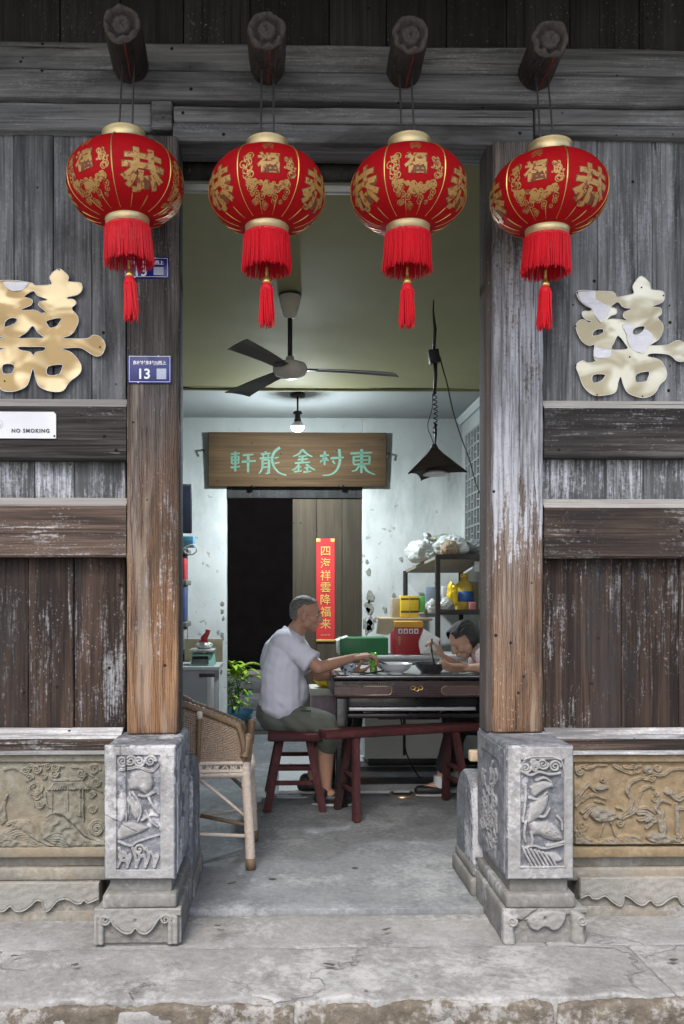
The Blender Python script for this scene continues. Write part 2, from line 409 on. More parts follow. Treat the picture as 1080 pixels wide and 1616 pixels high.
def plaster():
    M = Mat('old white plaster', .9, spec=.2)
    n = M.noise(1.6, detail=6., rough=.6); d = M.noise(3., sc=(2.2, 2.2, .6), detail=7., rough=.65); f = M.noise(30., detail=5.)
    c = M.ramp(n, [(.3, (.42, .45, .44)), (.5, (.57, .595, .585)), (.7, (.66, .68, .665))])
    c = M.mix(M.math('MULTIPLY', M.step(d, .5, .72), .55), c, (.36, .40, .39))
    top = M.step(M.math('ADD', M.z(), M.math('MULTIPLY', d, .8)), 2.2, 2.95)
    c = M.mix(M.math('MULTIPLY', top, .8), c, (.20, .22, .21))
    sp = M.math('MULTIPLY', M.step(M.noise(14., detail=4.), .66, .70), .7)
    c = M.mix(sp, c, (.25, .25, .22))
    M.col(c); M.bump(M.math('ADD', f, M.math('MULTIPLY', sp, -1.5)), .3, .005); return M.m
MT['plaster'] = plaster()
MT['peeled'] = stone('bare mortar', [(.3, (.16, .16, .13)), (.5, (.28, .28, .24)), (.72, (.42, .42, .38))], bump=.8)
MT['olive'] = plain('olive painted ceiling', (.205, .197, .10), .8, var=.12, sc=4)
MT['white_paint'] = plain('grey white ceiling paint', (.34, .37, .37), .8, var=.08, sc=3)
MT['gold'] = plain('gold foil', (.72, .5, .16), .38, .85, var=.2, sc=40)
MT['gold_print'] = plain('gold print', (.46, .265, .075), .6, .2, var=.25, sc=120)
MT['gold_collar'] = plain('pale gold collar', (.66, .55, .30), .4, .6, var=.25, sc=25)
def goldprint():
    M = Mat('gold print', .5, .25); n = M.noise(70., detail=3., rough=.6); n2 = M.noise(240., detail=2.)
    c = M.mix(n2, (.36, .20, .055), (.56, .34, .11)); M.col(M.mix(M.math('MULTIPLY', M.step(n, .54, .60), .8), c, (.22, .018, .01))); return M.m
MT['gold_print'] = goldprint()
MT['print_edge'] = plain('dark print edge', (.16, .05, .02), .7, 0, var=.3, sc=90)
MT['red_silk'] = plain('red lantern silk', (.36, .005, .008), .65, 0, var=.14, sc=60, bump=.08, spec=.1)
MT['red_cord'] = plain('dull red cord', (.16, .008, .01), .8)
MT['red_fringe'] = plain('red fringe', (.60, .011, .022), .6, 0, var=.2, sc=200, spec=.25)
MT['wire'] = plain('grey steel wire', (.16, .16, .165), .45, .7)
MT['black'] = plain('black plastic', (.012, .012, .013), .5)
MT['black_cable'] = plain('black cable', (.008, .008, .008), .6)
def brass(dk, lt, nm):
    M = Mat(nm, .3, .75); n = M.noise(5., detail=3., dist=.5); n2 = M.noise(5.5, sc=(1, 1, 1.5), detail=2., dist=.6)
    M.col(M.mix(M.step(n2, .42, .60), dk, lt)); M.rough(M.step(n, .3, .7, .36, .5))  # dark and light patches stand in for reflections on the sheet
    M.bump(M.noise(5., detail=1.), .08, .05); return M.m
MT['brass'] = brass((.26, .185, .085), (.56, .46, .28), 'reflection toned gold sheet')
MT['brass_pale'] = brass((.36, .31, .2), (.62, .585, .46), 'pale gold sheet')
MT['foil_back'] = plain('white foil backing', (.66, .66, .70), .55, .15, var=.15, sc=40, bump=.6)
MT['cut_edge'] = plain('pale cut edge', (.70, .69, .66), .5, .1)
MT['nail'] = plain('dark nail', (.03, .027, .025), .5, .6)
MT['plate_blue'] = plain('blue enamel', (.012, .018, .16), .3, 0, var=.15, sc=20)
MT['plate_white'] = plain('white enamel', (.78, .79, .82), .4, 0, var=.05)
MT['qr_grey'] = plain('pale grey square', (.42, .47, .58), .5)
MT['alu'] = plain('brushed aluminium', (.5, .515, .54), .4, .5, var=.08, sc=12)
MT['ink'] = plain('dark grey ink', (.03, .03, .035), .6)
# ================================================================== SETTING: ground, paving, shell of the house
def struct(name, mb, mat, label=None, parent=None):
    o = mb.build(name, mat, parent)
    if parent is None: tag(o, label, None, None, 'structure')
    return o
YI, YH, YB = 0.06, 2.9, 4.0            # inside face of the front, header, back wall
XL, XR = -1.95, 1.62
struct('ground', MB().box(-60, 60, -60, -.9, -.6, -.42, 0), plain('packed earth street', (.2, .19, .175), .95, sc=3), 'packed earth lane in front of the house')
# porch: two rows of paving slabs, then a rough riser
po = thing('porch', (0, -.4, -.3), 'raised stone porch of worn pale slabs in front of the door', None, kind='structure')
for a, b in ((-2.6, -1.62), (-1.618, .99), (.992, 3.2)):
    d = random.uniform(-.003, .003)
    MB().box(a, b, -.325, -.007, -.2, -.018+d, .006, .05, .0035, 4).build('paving_slab', MT['paving'], po)
for a, b in ((-2.6, -1.0), (-.9975, 1.28), (1.283, 3.2)):
    mb = MB().box(a, b, -.722, -.3275, -.2, -.0155+random.uniform(-.002, .002), .007, .02, .005, 6)
    for i, v in enumerate(mb.v):              # ragged worn front edge
        if v[1] < -.622:
            k = (-.622-v[1])/.1
            mb.v[i] = (v[0], v[1]+k*(.03*noise.noise(Vector((v[0]*4, 0, 1)))+.015*noise.noise(Vector((v[0]*15, v[2]*9, 3)))), v[2]+k*.012*noise.noise(Vector((v[0]*7, v[2]*5, 9))))
    mb.build('paving_slab', MT['paving'], po)
x = -2.6
while x < 3.2:
    w = random.uniform(.7, 1.3)
    mb = MB().box(x+.001, x+w-.001, -.742+random.uniform(-.015, .012), -.55, -.43, -.030+random.uniform(-.003, .003), .010, .013, .013, 12)
    mb.build('riser_stone', MT['riser'], po); x += w
MB().box(-2.6, 3.2, -.73, -.5, -.43, -.05, .01, .03, .012, 7).build('mortar', MT['paving'], po)
# interior floor and the pale strip across it
struct('floor', MB().box(XL, XR, .004, YB+.3, -.2, 0, .004, .08, .0012, 3), MT['concrete'], 'worn grey concrete floor inside the doorway')
box('tile_strip', plain('pale floor tile', (.48, .49, .49), .35), None, .0, XR, 1.98, 3.2, .0, .018, .003)
tag(bpy.data.objects['tile_strip'], 'low pale tile edge across the floor under the table', None, None, 'structure')
# side and back walls
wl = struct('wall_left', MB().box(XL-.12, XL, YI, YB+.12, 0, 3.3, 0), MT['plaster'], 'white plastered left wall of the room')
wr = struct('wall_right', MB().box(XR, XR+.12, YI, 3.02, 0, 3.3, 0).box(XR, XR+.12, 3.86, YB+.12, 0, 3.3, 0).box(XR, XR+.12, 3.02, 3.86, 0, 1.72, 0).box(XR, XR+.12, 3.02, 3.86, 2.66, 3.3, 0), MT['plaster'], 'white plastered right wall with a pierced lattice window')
lw = MB().box(XR+.13, XR+.15, 2.9, 3.95, 1.6, 2.8, 0).build('lattice_window', MT['ink'], wr)
LS = plain('grey lattice bars', (.20, .215, .21), .8, var=.3)
for i in range(9):
    box('slat', LS, lw, XR-.005, XR+.05, 3.02+i*.105-.010, 3.02+i*.105+.010, 1.72, 2.66, .003)
for i in range(8):
    box('slat', LS, lw, XR-.003, XR+.047, 3.01, 3.87, 1.72+i*.134-.010, 1.72+i*.134+.010, .003)
for i in range(8):
    for j in range(7):
        if (i+j) % 2: box('slat', LS, lw, XR, XR+.04, 3.03+i*.105, 3.12+i*.105, 1.78+j*.134, 1.795+j*.134, .002)
struct('cornice', MB().prism_x(3.02, YB, [(0, 0), (.05, 0), (.05, -.02), (.02, -.05), (0, -.05)]), MT['white_paint'], 'white plaster cornice along the right wall')
o = bpy.data.objects['cornice']; o.rotation_euler = (0, 0, R(90)); o.location = (XR, 0, 2.83)
DL, DR = fx(358, YB), fx(572, YB); DT = 2.255
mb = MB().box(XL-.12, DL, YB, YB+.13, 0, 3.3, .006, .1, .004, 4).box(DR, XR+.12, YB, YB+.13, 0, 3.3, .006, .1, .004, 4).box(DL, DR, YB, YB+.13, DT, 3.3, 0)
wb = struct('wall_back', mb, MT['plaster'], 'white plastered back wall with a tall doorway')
# patches where the plaster has come off
for k in range(46):
    e = random.random()
    if e < .55: cx, cz = DR+.012+abs(random.gauss(0, .045)), random.uniform(.8, 1.75)
    elif e < .8: cx, cz = random.uniform(DR+.05, DR+.5), random.uniform(.85, 1.6)
    else: cx, cz = DL-abs(random.gauss(0, .03))-.01, random.uniform(.5, 1.4)
    r = random.uniform(.008, .03)*(1.4 if e < .55 else .7); n = 9
    pts = [(cx+r*random.uniform(.5, 1.2)*math.cos(2*math.pi*i/n), cz+1.6*r*random.uniform(.5, 1.2)*math.sin(2*math.pi*i/n)) for i in range(n)]
    if min(p[0] for p in pts) > DR+.002 or max(p[0] for p in pts) < DL-.002:
        MB().poly(pts, YB-.0065, YB+.003).build('peeled_patch', MT['peeled'], wb)
# ceilings: sloping olive one over the front room, a lower white one behind the header
cl = lambda y: 3.127-.1167*(y-.2)
struct('ceiling', MB().add([(XL, YI, cl(YI)), (XR, YI, cl(YI)), (XR, YH, cl(YH)), (XL, YH, cl(YH)), (XL, YI, cl(YI)+.25), (XR, YI, cl(YI)+.25), (XR, YH, cl(YH)+.25), (XL, YH, cl(YH)+.25)],
    [(0, 1, 2, 3), (7, 6, 5, 4), (0, 4, 5, 1), (3, 2, 6, 7), (0, 3, 7, 4), (1, 5, 6, 2)]), MT['olive'], 'dull olive painted ceiling of the front room')
struct('ceiling_rear', MB().box(XL, XR, YH, YB, 2.835, 3.1, .002), MT['white_paint'], 'lower white ceiling in front of the back wall')
struct('header_bead', MB().box(XL, XR, YH-.03, YH, 2.80, 2.834, .006, .06, .004, 5), MT['olive'], 'olive bead where the two ceilings meet')
# passage behind the back door: dark walls, steps and a slot open to the sky
PD = plain('darkened passage boards', (.006, .0055, .006), .95, var=.4, sc=9, spec=.0)  # passage gloom put into a near black colour; the roof above is open
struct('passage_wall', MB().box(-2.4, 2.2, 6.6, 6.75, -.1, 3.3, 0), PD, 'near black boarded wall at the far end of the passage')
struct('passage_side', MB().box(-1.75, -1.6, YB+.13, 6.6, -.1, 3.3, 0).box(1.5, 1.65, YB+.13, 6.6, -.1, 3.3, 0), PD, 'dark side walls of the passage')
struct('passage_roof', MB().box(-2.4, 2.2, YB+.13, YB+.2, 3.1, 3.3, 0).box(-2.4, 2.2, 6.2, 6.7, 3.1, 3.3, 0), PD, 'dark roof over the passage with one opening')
st = thing('steps', (0, 4.6, 0), 'pale stone steps rising behind the back doorway', None, kind='structure')
for i in range(3):
    box('step', MT['paving'], st, -1.6, 1.5, 4.5+i*.42, 6.6, i*.13, .13+i*.13, .012, .1, .004)
# roof over the front: hidden boards, unseen eave deepened to shade the wall
struct('eave_roof', MB().box(-3.6, 4.0, -1.75, .3, 3.80, 3.86, .003).box(-3.2, 3.6, .3, 4.2, 3.42, 3.5, 0).box(-3.2, 3.6, 6.2, 6.8, 3.42, 3.5, 0), MT['dark_wood'], 'dark boarded underside of the eave above the logs')
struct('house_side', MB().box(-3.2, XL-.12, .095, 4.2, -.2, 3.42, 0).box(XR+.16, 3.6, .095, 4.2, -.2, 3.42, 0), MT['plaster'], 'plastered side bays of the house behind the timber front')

# ================================================================== TIMBER FRONT
def planks(parent, mat, edges, y0, y1, mid, Y=.03):
    out = []
    for a, b in zip(edges[:-1], edges[1:]):
        xa, xb = fx(a, Y)+.0016, fx(b, Y)-.0016
        d = random.uniform(-.003, .004)
        o = MB().box(xa, xb, Y+d, Y+d+.026, fz(y1, Y, mid), fz(y0, Y, mid), .003, .05, .0016, 7).build('plank', mat, parent)
        out.append(o)
    return out
def rail(parent, xa, xb, yt, ys, yb, mid, name='rail', mat='rail'):
    z0_, z1_ = fz(yt, .02, mid), fz(ys, -.03, mid)
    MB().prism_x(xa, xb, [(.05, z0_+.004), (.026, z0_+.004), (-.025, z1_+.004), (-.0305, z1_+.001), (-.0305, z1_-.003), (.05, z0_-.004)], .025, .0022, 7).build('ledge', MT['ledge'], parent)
    zt, zs, zb = fz(yt, .02, mid), fz(ys, -.03, mid), fz(yb, -.03, mid)
    pr = [(.05, zt), (.026, zt), (-.028, zs), (-.032, zs-.008), (-.032, zb+.008), (-.026, zb), (.05, zb)]
    return MB().prism_x(xa, xb, pr, .03, .0022, 6).build(name, MT[mat], parent)
def sill(parent, xa, xb, mid):
    a, b, c, d = fz(1149, .02, mid), fz(1166, -.045, mid), fz(1184, -.045, mid), fz(1190, -.05, mid)
    MB().prism_x(xa, xb, [(.05, a), (.026, a), (-.03, b+.006), (-.046, b), (.05, b-.012)], .03, .0025, 5).build('sill_top', MT['sill'], parent)  # lit tone of the slope put into a paler colour than the face
    MB().prism_x(xa, xb, [(.05, b-.012), (-.046, b-.0015), (-.052, b-.004), (-.050, c+.003), (.05, c+.003)], .03, .0025, 5).build('sill', MT['rail_brown'], parent)
    MB().prism_x(xa, xb, [(.05, c), (-.066, c), (-.066, d), (.05, d)], .05, .002, 5).build('sill_strip', MT['sill'], parent)
xl0, xl1 = fx(-260, 0), fx(200, -.02)
xr0, xr1 = fx(858, -.02), fx(1250, 0)
tw = thing('timber_wall', (fx(100, 0), 0, fz(1190, 0)), 'weathered board wall with rails on the side of the blue number plates', 'wall')
planks(tw, MT['plank_upper'], [-260, -190, -120, -50, 22, 84, 145, 199], 200, 637, 100)
planks(tw, MT['plank_mid'], [-260, -160, -90, -30, 55, 117, 199], 722, 794, 100)
planks(tw, MT['plank_lower'], [-260, -180, -110, -40, 45, 117, 199], 876, 1152, 100)
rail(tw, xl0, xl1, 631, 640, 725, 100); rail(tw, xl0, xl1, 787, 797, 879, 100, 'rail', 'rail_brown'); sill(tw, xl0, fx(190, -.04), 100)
box('backing_board', MT['dark_wood'], tw, xl0, fx(275, .08), .062, .09, .3, 3.3, .002)  # unseen board added to stop light leaking between the planks
tw2 = thing('timber_wall', (fx(970, 0), 0, fz(1188, 0)), 'weathered board wall with rails beyond the whitened post', 'wall')
planks(tw2, MT['plank_upper'], [856, 943, 1030, 1100, 1175, 1250], 222, 639, 970)
planks(tw2, MT['plank_mid'], [856, 957, 1015, 1082, 1160, 1250], 718, 797, 970)
planks(tw2, MT['plank_lower'], [856, 981, 1072, 1160, 1250], 878, 1152, 970)
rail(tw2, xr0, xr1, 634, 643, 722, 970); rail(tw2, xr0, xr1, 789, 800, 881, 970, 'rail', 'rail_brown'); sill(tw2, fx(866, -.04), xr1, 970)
box('backing_board', MT['dark_wood'], tw2, fx(790, .08), xr1, .062, .09, .3, 3.3, .002)  # same unseen light stop behind these planks

zp = .715
fr = thing('door_frame', (fx(527, 0), 0, zp), 'timber frame of the open doorway with two thick posts under a lintel', 'door frame')
def post(name, mat, a, b, y1):
    xa, xb = fx(a, -.035), fx(b, -.035)
    return MB().box(xa, xb, -.035, .15, zp, fz(y1, -.035, (a+b)/2), .010, .025, .0035, 5).build(name, mat, fr)
p1 = post('post', MT['post_left'], 200, 281, 212)
p2 = post('post', MT['post_right'], 779, 858, 222)
for px, w_, pts in ((0, 1, [(209, 727), (207, 752), (210, 772), (206, 800), (208, 850), (211, 905), (209, 980)]), (0, .7, [(845, 730), (842, 748), (845, 775), (847, 820), (846, 862)]), (0, .8, [(212, 905), (213, 980), (211, 1060), (213, 1120)]), (0, .6, [(806, 880), (809, 990), (806, 1100)])):
    L_ = spline(pts, 5); n = len(L_); vs = []
    for s_ in (-1, 1):
        for i, (u, v) in enumerate(L_):
            q = P(u+s_*w_*(.35+1.5*abs(noise.noise(Vector((u*.3, v*.05, w_*9)))))*math.sin(math.pi*(i+.4)/n), v, -.0385); vs.append(q)
    MB().add(vs, [(i, i+1, n+i+1, n+i) for i in range(n-1)]).build('crack', MT['ink'], fr)
box('inner_jamb', MT['dark_wood'], fr, fx(281, .03)+.0005, fx(285, .03), .01, .12, zp, fz(226, .03, 283), .003, .1, .001)
box('inner_jamb', wood('brown jamb', 'Z', [(.3, G(.02)), (.5, (.075, .062, .055)), (.75, (.15, .13, .12))], amt=.3), fr, fx(768, .0), fx(779, .0)-.001, .0, .12, zp, fz(232, .0, 773), .003, .1, .001)
MB().box(fx(272, -.02), fx(842, -.02), -.02, .15, fz(225, -.02), fz(196, -.02), .006, .04, .003, 5).build('lintel', MT['beam'], fr)
MB().box(fx(274, -.03), fx(842, -.03), -.03, .15, fz(194, -.03), fz(170, -.03), .006, .04, .003, 5).build('lintel_board', MT['beam'], fr)
hb = thing('head_beam', (fx(527, 0), 0, fz(140, 0)), 'long grey timber beams running across above the doorway', 'beam')
xa, xb = fx(-260, 0), fx(1250, 0)
zt = fz(78, 0); z2 = fz(122, 0); z3 = fz(168, 0); z4 = fz(212, 0)
MB().box(xa, xb, -.028, .15, z2+.002, zt, .008, .045, .004, 3).build('beam_board', MT['beam'], hb)
MB().box(xa, xb, -.034, .15, z3+.002, z2-.001, .008, .045, .004, 3).build('beam_board', MT['beam'], hb)
MB().box(xa, fx(240, 0), -.006, .15, z4, z3-.001, .008, .045, .003, 3).build('beam_board', MT['beam'], hb)
MB().box(fx(240, 0)+.002, fx(273, 0), -.03, .15, fz(213, 0), z3-.001, .006, .045, .003, 3).build('beam_end', MT['beam'], hb)
MB().box(fx(843, 0), xb, -.01, .15, z4, z3-.001, .008, .045, .003, 3).build('beam_board', MT['beam'], hb)
ub = thing('upper_boards', (fx(527, 0), .1, zt), 'dark boards filling the gap above the head beam', 'board wall')
e = [-260, -120, -20, 95, 190, 290, 395, 520, 610, 705, 800, 900, 1010, 1120, 1250]
for a, b in zip(e[:-1], e[1:]):
    box('plank', MT['dark_wood'], ub, fx(a, .05)+.002, fx(b, .05)-.002, .05+random.uniform(0, .006), .1, zt-.02, 3.80, .003)
box('backing_board', MT['dark_wood'], ub, fx(-260, .1), fx(1250, .1), .105, .13, zt-.02, 3.79, .003)  # unseen board added so no sky shines through the gaps
# the four log ends
LOGS = ((192, 40, 207, 112), (421, 50, 423, 112), (648, 57, 637, 117), (868, 64, 842, 122))
logroots = []
LL = ['log end leftmost above the lantern over the number plates', 'log end above the second lantern from the number plates', 'log end above the third lantern from the number plates', 'log end farthest from the number plates with a cracked rim']
for (a, b, c, d), lab in zip(LOGS, LL):
    p = P(a, b, -.34); q = P(c, d, .0); q = p+(q-p)*1.35
    t = thing('log_beam', tuple(p), lab, 'log', 'round log ends jutting out above the door')
    rnd = random.uniform(0, 9); n = 48; vs = []; fs = []
    for i in range(12):
        k = i/11; cpt = p.lerp(q, k)
        for j in range(n):
            an = 2*math.pi*j/n
            r = .069*(1+.10*noise.noise(Vector((math.cos(an)*1.6, math.sin(an)*1.6, k*1.2+rnd)))+.03*noise.noise(Vector((math.cos(an)*6, math.sin(an)*6, k*3+rnd))))
            if i == 0: r *= .93
            vs.append((cpt.x+r*math.cos(an), cpt.y, cpt.z+r*math.sin(an)))
    for i in range(11):
        for j in range(n):
            u, v = i*n+j, i*n+(j+1) % n; fs.append((u, v, v+n, u+n))
    m = MB().add(vs, fs, True); m.build('trunk', MT['log'], t)
    m = MB(); vs = []; fs = []
    rings = [(.067, .0), (.064, -.012), (.056, -.016), (.049, -.006), (.044, .012), (.038, .016), (.034, .002), (.031, -.008), (.024, -.012), (.019, -.008), (.012, -.011), (.001, -.012)]
    for i, (r, dy) in enumerate(rings):
        for j in range(n):
            an = 2*math.pi*j/n; rr = r*(1+.14*noise.noise(Vector((math.cos(an)*1.8, math.sin(an)*1.8, rnd+i*.25))))
            vs.append((p.x+rr*math.cos(an), p.y+dy-.003+(.010*math.cos(an*8+rnd) if .04 < r < .062 else 0)+.006*noise.noise(Vector((math.cos(an)*3, math.sin(an)*3, i*.7+rnd))), p.z+rr*math.sin(an)))
    for i in range(len(rings)-1):
        for j in range(n):
            u, v = i*n+j, i*n+(j+1) % n; fs.append((u, u+n, v+n, v))
    m.add(vs, fs, True).build('end_grain', MT['log_end'], t)
    tubeo('red_cord', MT['red_cord'], t, [(p.x+.012, p.y-.004, p.z-.07), (p.x+.011, p.y+.02, p.z-.078), (p.x+.008, p.y+.10, p.z-.082), (p.x+.006, p.y+.15, p.z-.095)], .0026, 5)
    logroots.append((t, p, q))
# ================================================================== CARVED STONE
class Relief:
    """height field drawn with strokes, in photo-zoom units (u right, v down)"""
    def __init__(s, u0, u1, v0, v1, nu, nv):
        s.u = np.linspace(u0, u1, nu); s.v = np.linspace(v0, v1, nv); s.nu, s.nv = nu, nv
        s.U, s.V = np.meshgrid(s.u, s.v); s.H = np.zeros_like(s.U); s.st = (u1-u0)/(nu-1), (v1-v0)/(nv-1)
    def _dist(s, pts, pad):
        pts = np.array(pts, float)
        a = max(0, int(np.searchsorted(s.u, pts[:, 0].min()-pad))-1); b = min(s.nu, int(np.searchsorted(s.u, pts[:, 0].max()+pad))+1)
        c = max(0, int(np.searchsorted(s.v, pts[:, 1].min()-pad))-1); d = min(s.nv, int(np.searchsorted(s.v, pts[:, 1].max()+pad))+1)
        if b <= a or d <= c: return None
        U, V = s.U[c:d, a:b], s.V[c:d, a:b]; D = np.full(U.shape, 1e9); T = np.zeros(U.shape); n = len(pts)-1
        for i in range(n):
            p, q = pts[i], pts[i+1]; e = q-p; L2 = max(1e-9, (e**2).sum())
            t = np.clip(((U-p[0])*e[0]+(V-p[1])*e[1])/L2, 0, 1)
            dd = np.hypot(U-p[0]-t*e[0], V-p[1]-t*e[1]); m = dd < D; D[m] = dd[m]; T[m] = (i+t[m])/n
        return (slice(c, d), slice(a, b)), D, T
    def line(s, pts, r, h, taper=0., sm=True, mode='max'):
        if sm and len(pts) > 2: pts = spline(pts, 6)
        g = s._dist(pts, r+4)
        if g is None: return
        sl, D, T = g; rr = r*(1-taper*T)
        q = D/np.maximum(rr, .5); k = (.3*np.sqrt(np.clip(1-q**2, 0, 1))+.7*np.clip(3.2*(1-q), 0, 1)-(.3*np.clip(1-q/.32, 0, 1) if r > 13 else 0))*h*(1-.4*taper*T)
        s.H[sl] = np.maximum(s.H[sl], k) if mode == 'max' else (s.H[sl]+k if mode == 'add' else s.H[sl]-np.clip(1-D/r, 0, 1)*h)
    def cut(s, pts, r, h, sm=True): s.line(pts, r, h, 0, sm, 'cut')
    def poly(s, pts, h, bev=10, sm=False, dome=0., under=True):
        if sm: pts = spline(pts, 6, True)
        P_ = list(pts)+[pts[0]]; g = s._dist(P_, 4)
        if g is None: return
        sl, D, _ = g; U, V = s.U[sl], s.V[sl]; ins = np.zeros(U.shape, bool)
        for (x0, y0), (x1, y1) in zip(P_[:-1], P_[1:]):
            if y0 == y1: continue
            m = ((y0 > V) != (y1 > V)) & (U < (x1-x0)*(V-y0)/(y1-y0)+x0); ins ^= m
        k = np.where(ins, h*np.sin(np.clip(D/bev, 0, 1)*math.pi/2)+dome*np.clip(D/60, 0, 1), 0)
        s.H[sl] = np.maximum(s.H[sl], k)
    def spiral(s, cu, cv, r, turns=1.6, w=None, h=.008, flip=1):
        w = w or r*.22; pts = []
        n = int(26*turns)
        for i in range(n+1):
            t = i/n; a = flip*t*turns*2*math.pi; rr = r*(1-.85*t)
            pts.append((cu+rr*math.cos(a), cv+rr*math.sin(a)))
        s.line(pts, w, h, .3, False)
    def rock(s, amp, fr):
        rs = np.random.RandomState(3)
        for k in range(5):
            a, b, p = rs.uniform(-1, 1), rs.uniform(-1, 1), rs.uniform(0, 6)
            s.H += amp*np.sin((s.U*a+s.V*b)*fr*(1+k*.7)+p+1.7*np.sin((s.V*a-s.U*b)*fr*.7+p))*.4
        s.H += rs.normal(0, amp*.5, s.H.shape)
    def wear(s, amt, fr):
        rs = np.random.RandomState(9); g = np.zeros_like(s.H)
        for k in range(9):
            a = rs.uniform(0, 6.28); f = fr*rs.uniform(.5, 2.6); p = rs.uniform(0, 6.28)
            g += np.sin((s.U*math.cos(a)+s.V*math.sin(a))*f+p+1.5*np.sin((s.U*math.sin(a)-s.V*math.cos(a))*f*.8+p))
        s.H *= 1-amt*np.clip(.5+g/6, 0, 1)
    def build(s, name, mat, parent, place, hmax):
        """place(u,v,h) -> point; skirt closes the sides"""
        nu, nv = s.nu, s.nv
        vs = [place(s.u[i], s.v[j], s.H[j, i]) for j in range(nv) for i in range(nu)]
        fs = [(j*nu+i, j*nu+i+nu, j*nu+i+nu+1, j*nu+i+1) for j in range(nv-1) for i in range(nu-1)]
        rim = [i for i in range(nu)]+[j*nu+nu-1 for j in range(1, nv)]+[(nv-1)*nu+i for i in range(nu-2, -1, -1)]+[j*nu for j in range(nv-2, 0, -1)]
        o = len(vs); uv = [(s.u[i % nu], s.v[i//nu]) for i in rim]; vs += [place(a, b, -.02) for a, b in uv]; m = len(rim)
        fs += [(rim[k], rim[(k+1) % m], o+(k+1) % m, o+k) for k in range(m)]
        me = bpy.data.meshes.new(name); me.from_pydata([tuple(v) for v in vs], [], fs)
        me.polygons.foreach_set('use_smooth', [True]*len(fs))
        at = me.attributes.new('relief', 'FLOAT', 'POINT')
        at.data.foreach_set('value', np.concatenate([np.clip(s.H.ravel()/hmax, 0, 1), np.zeros(m)]).astype(np.float32))
        me.update(); return link(name, me, mat, parent)

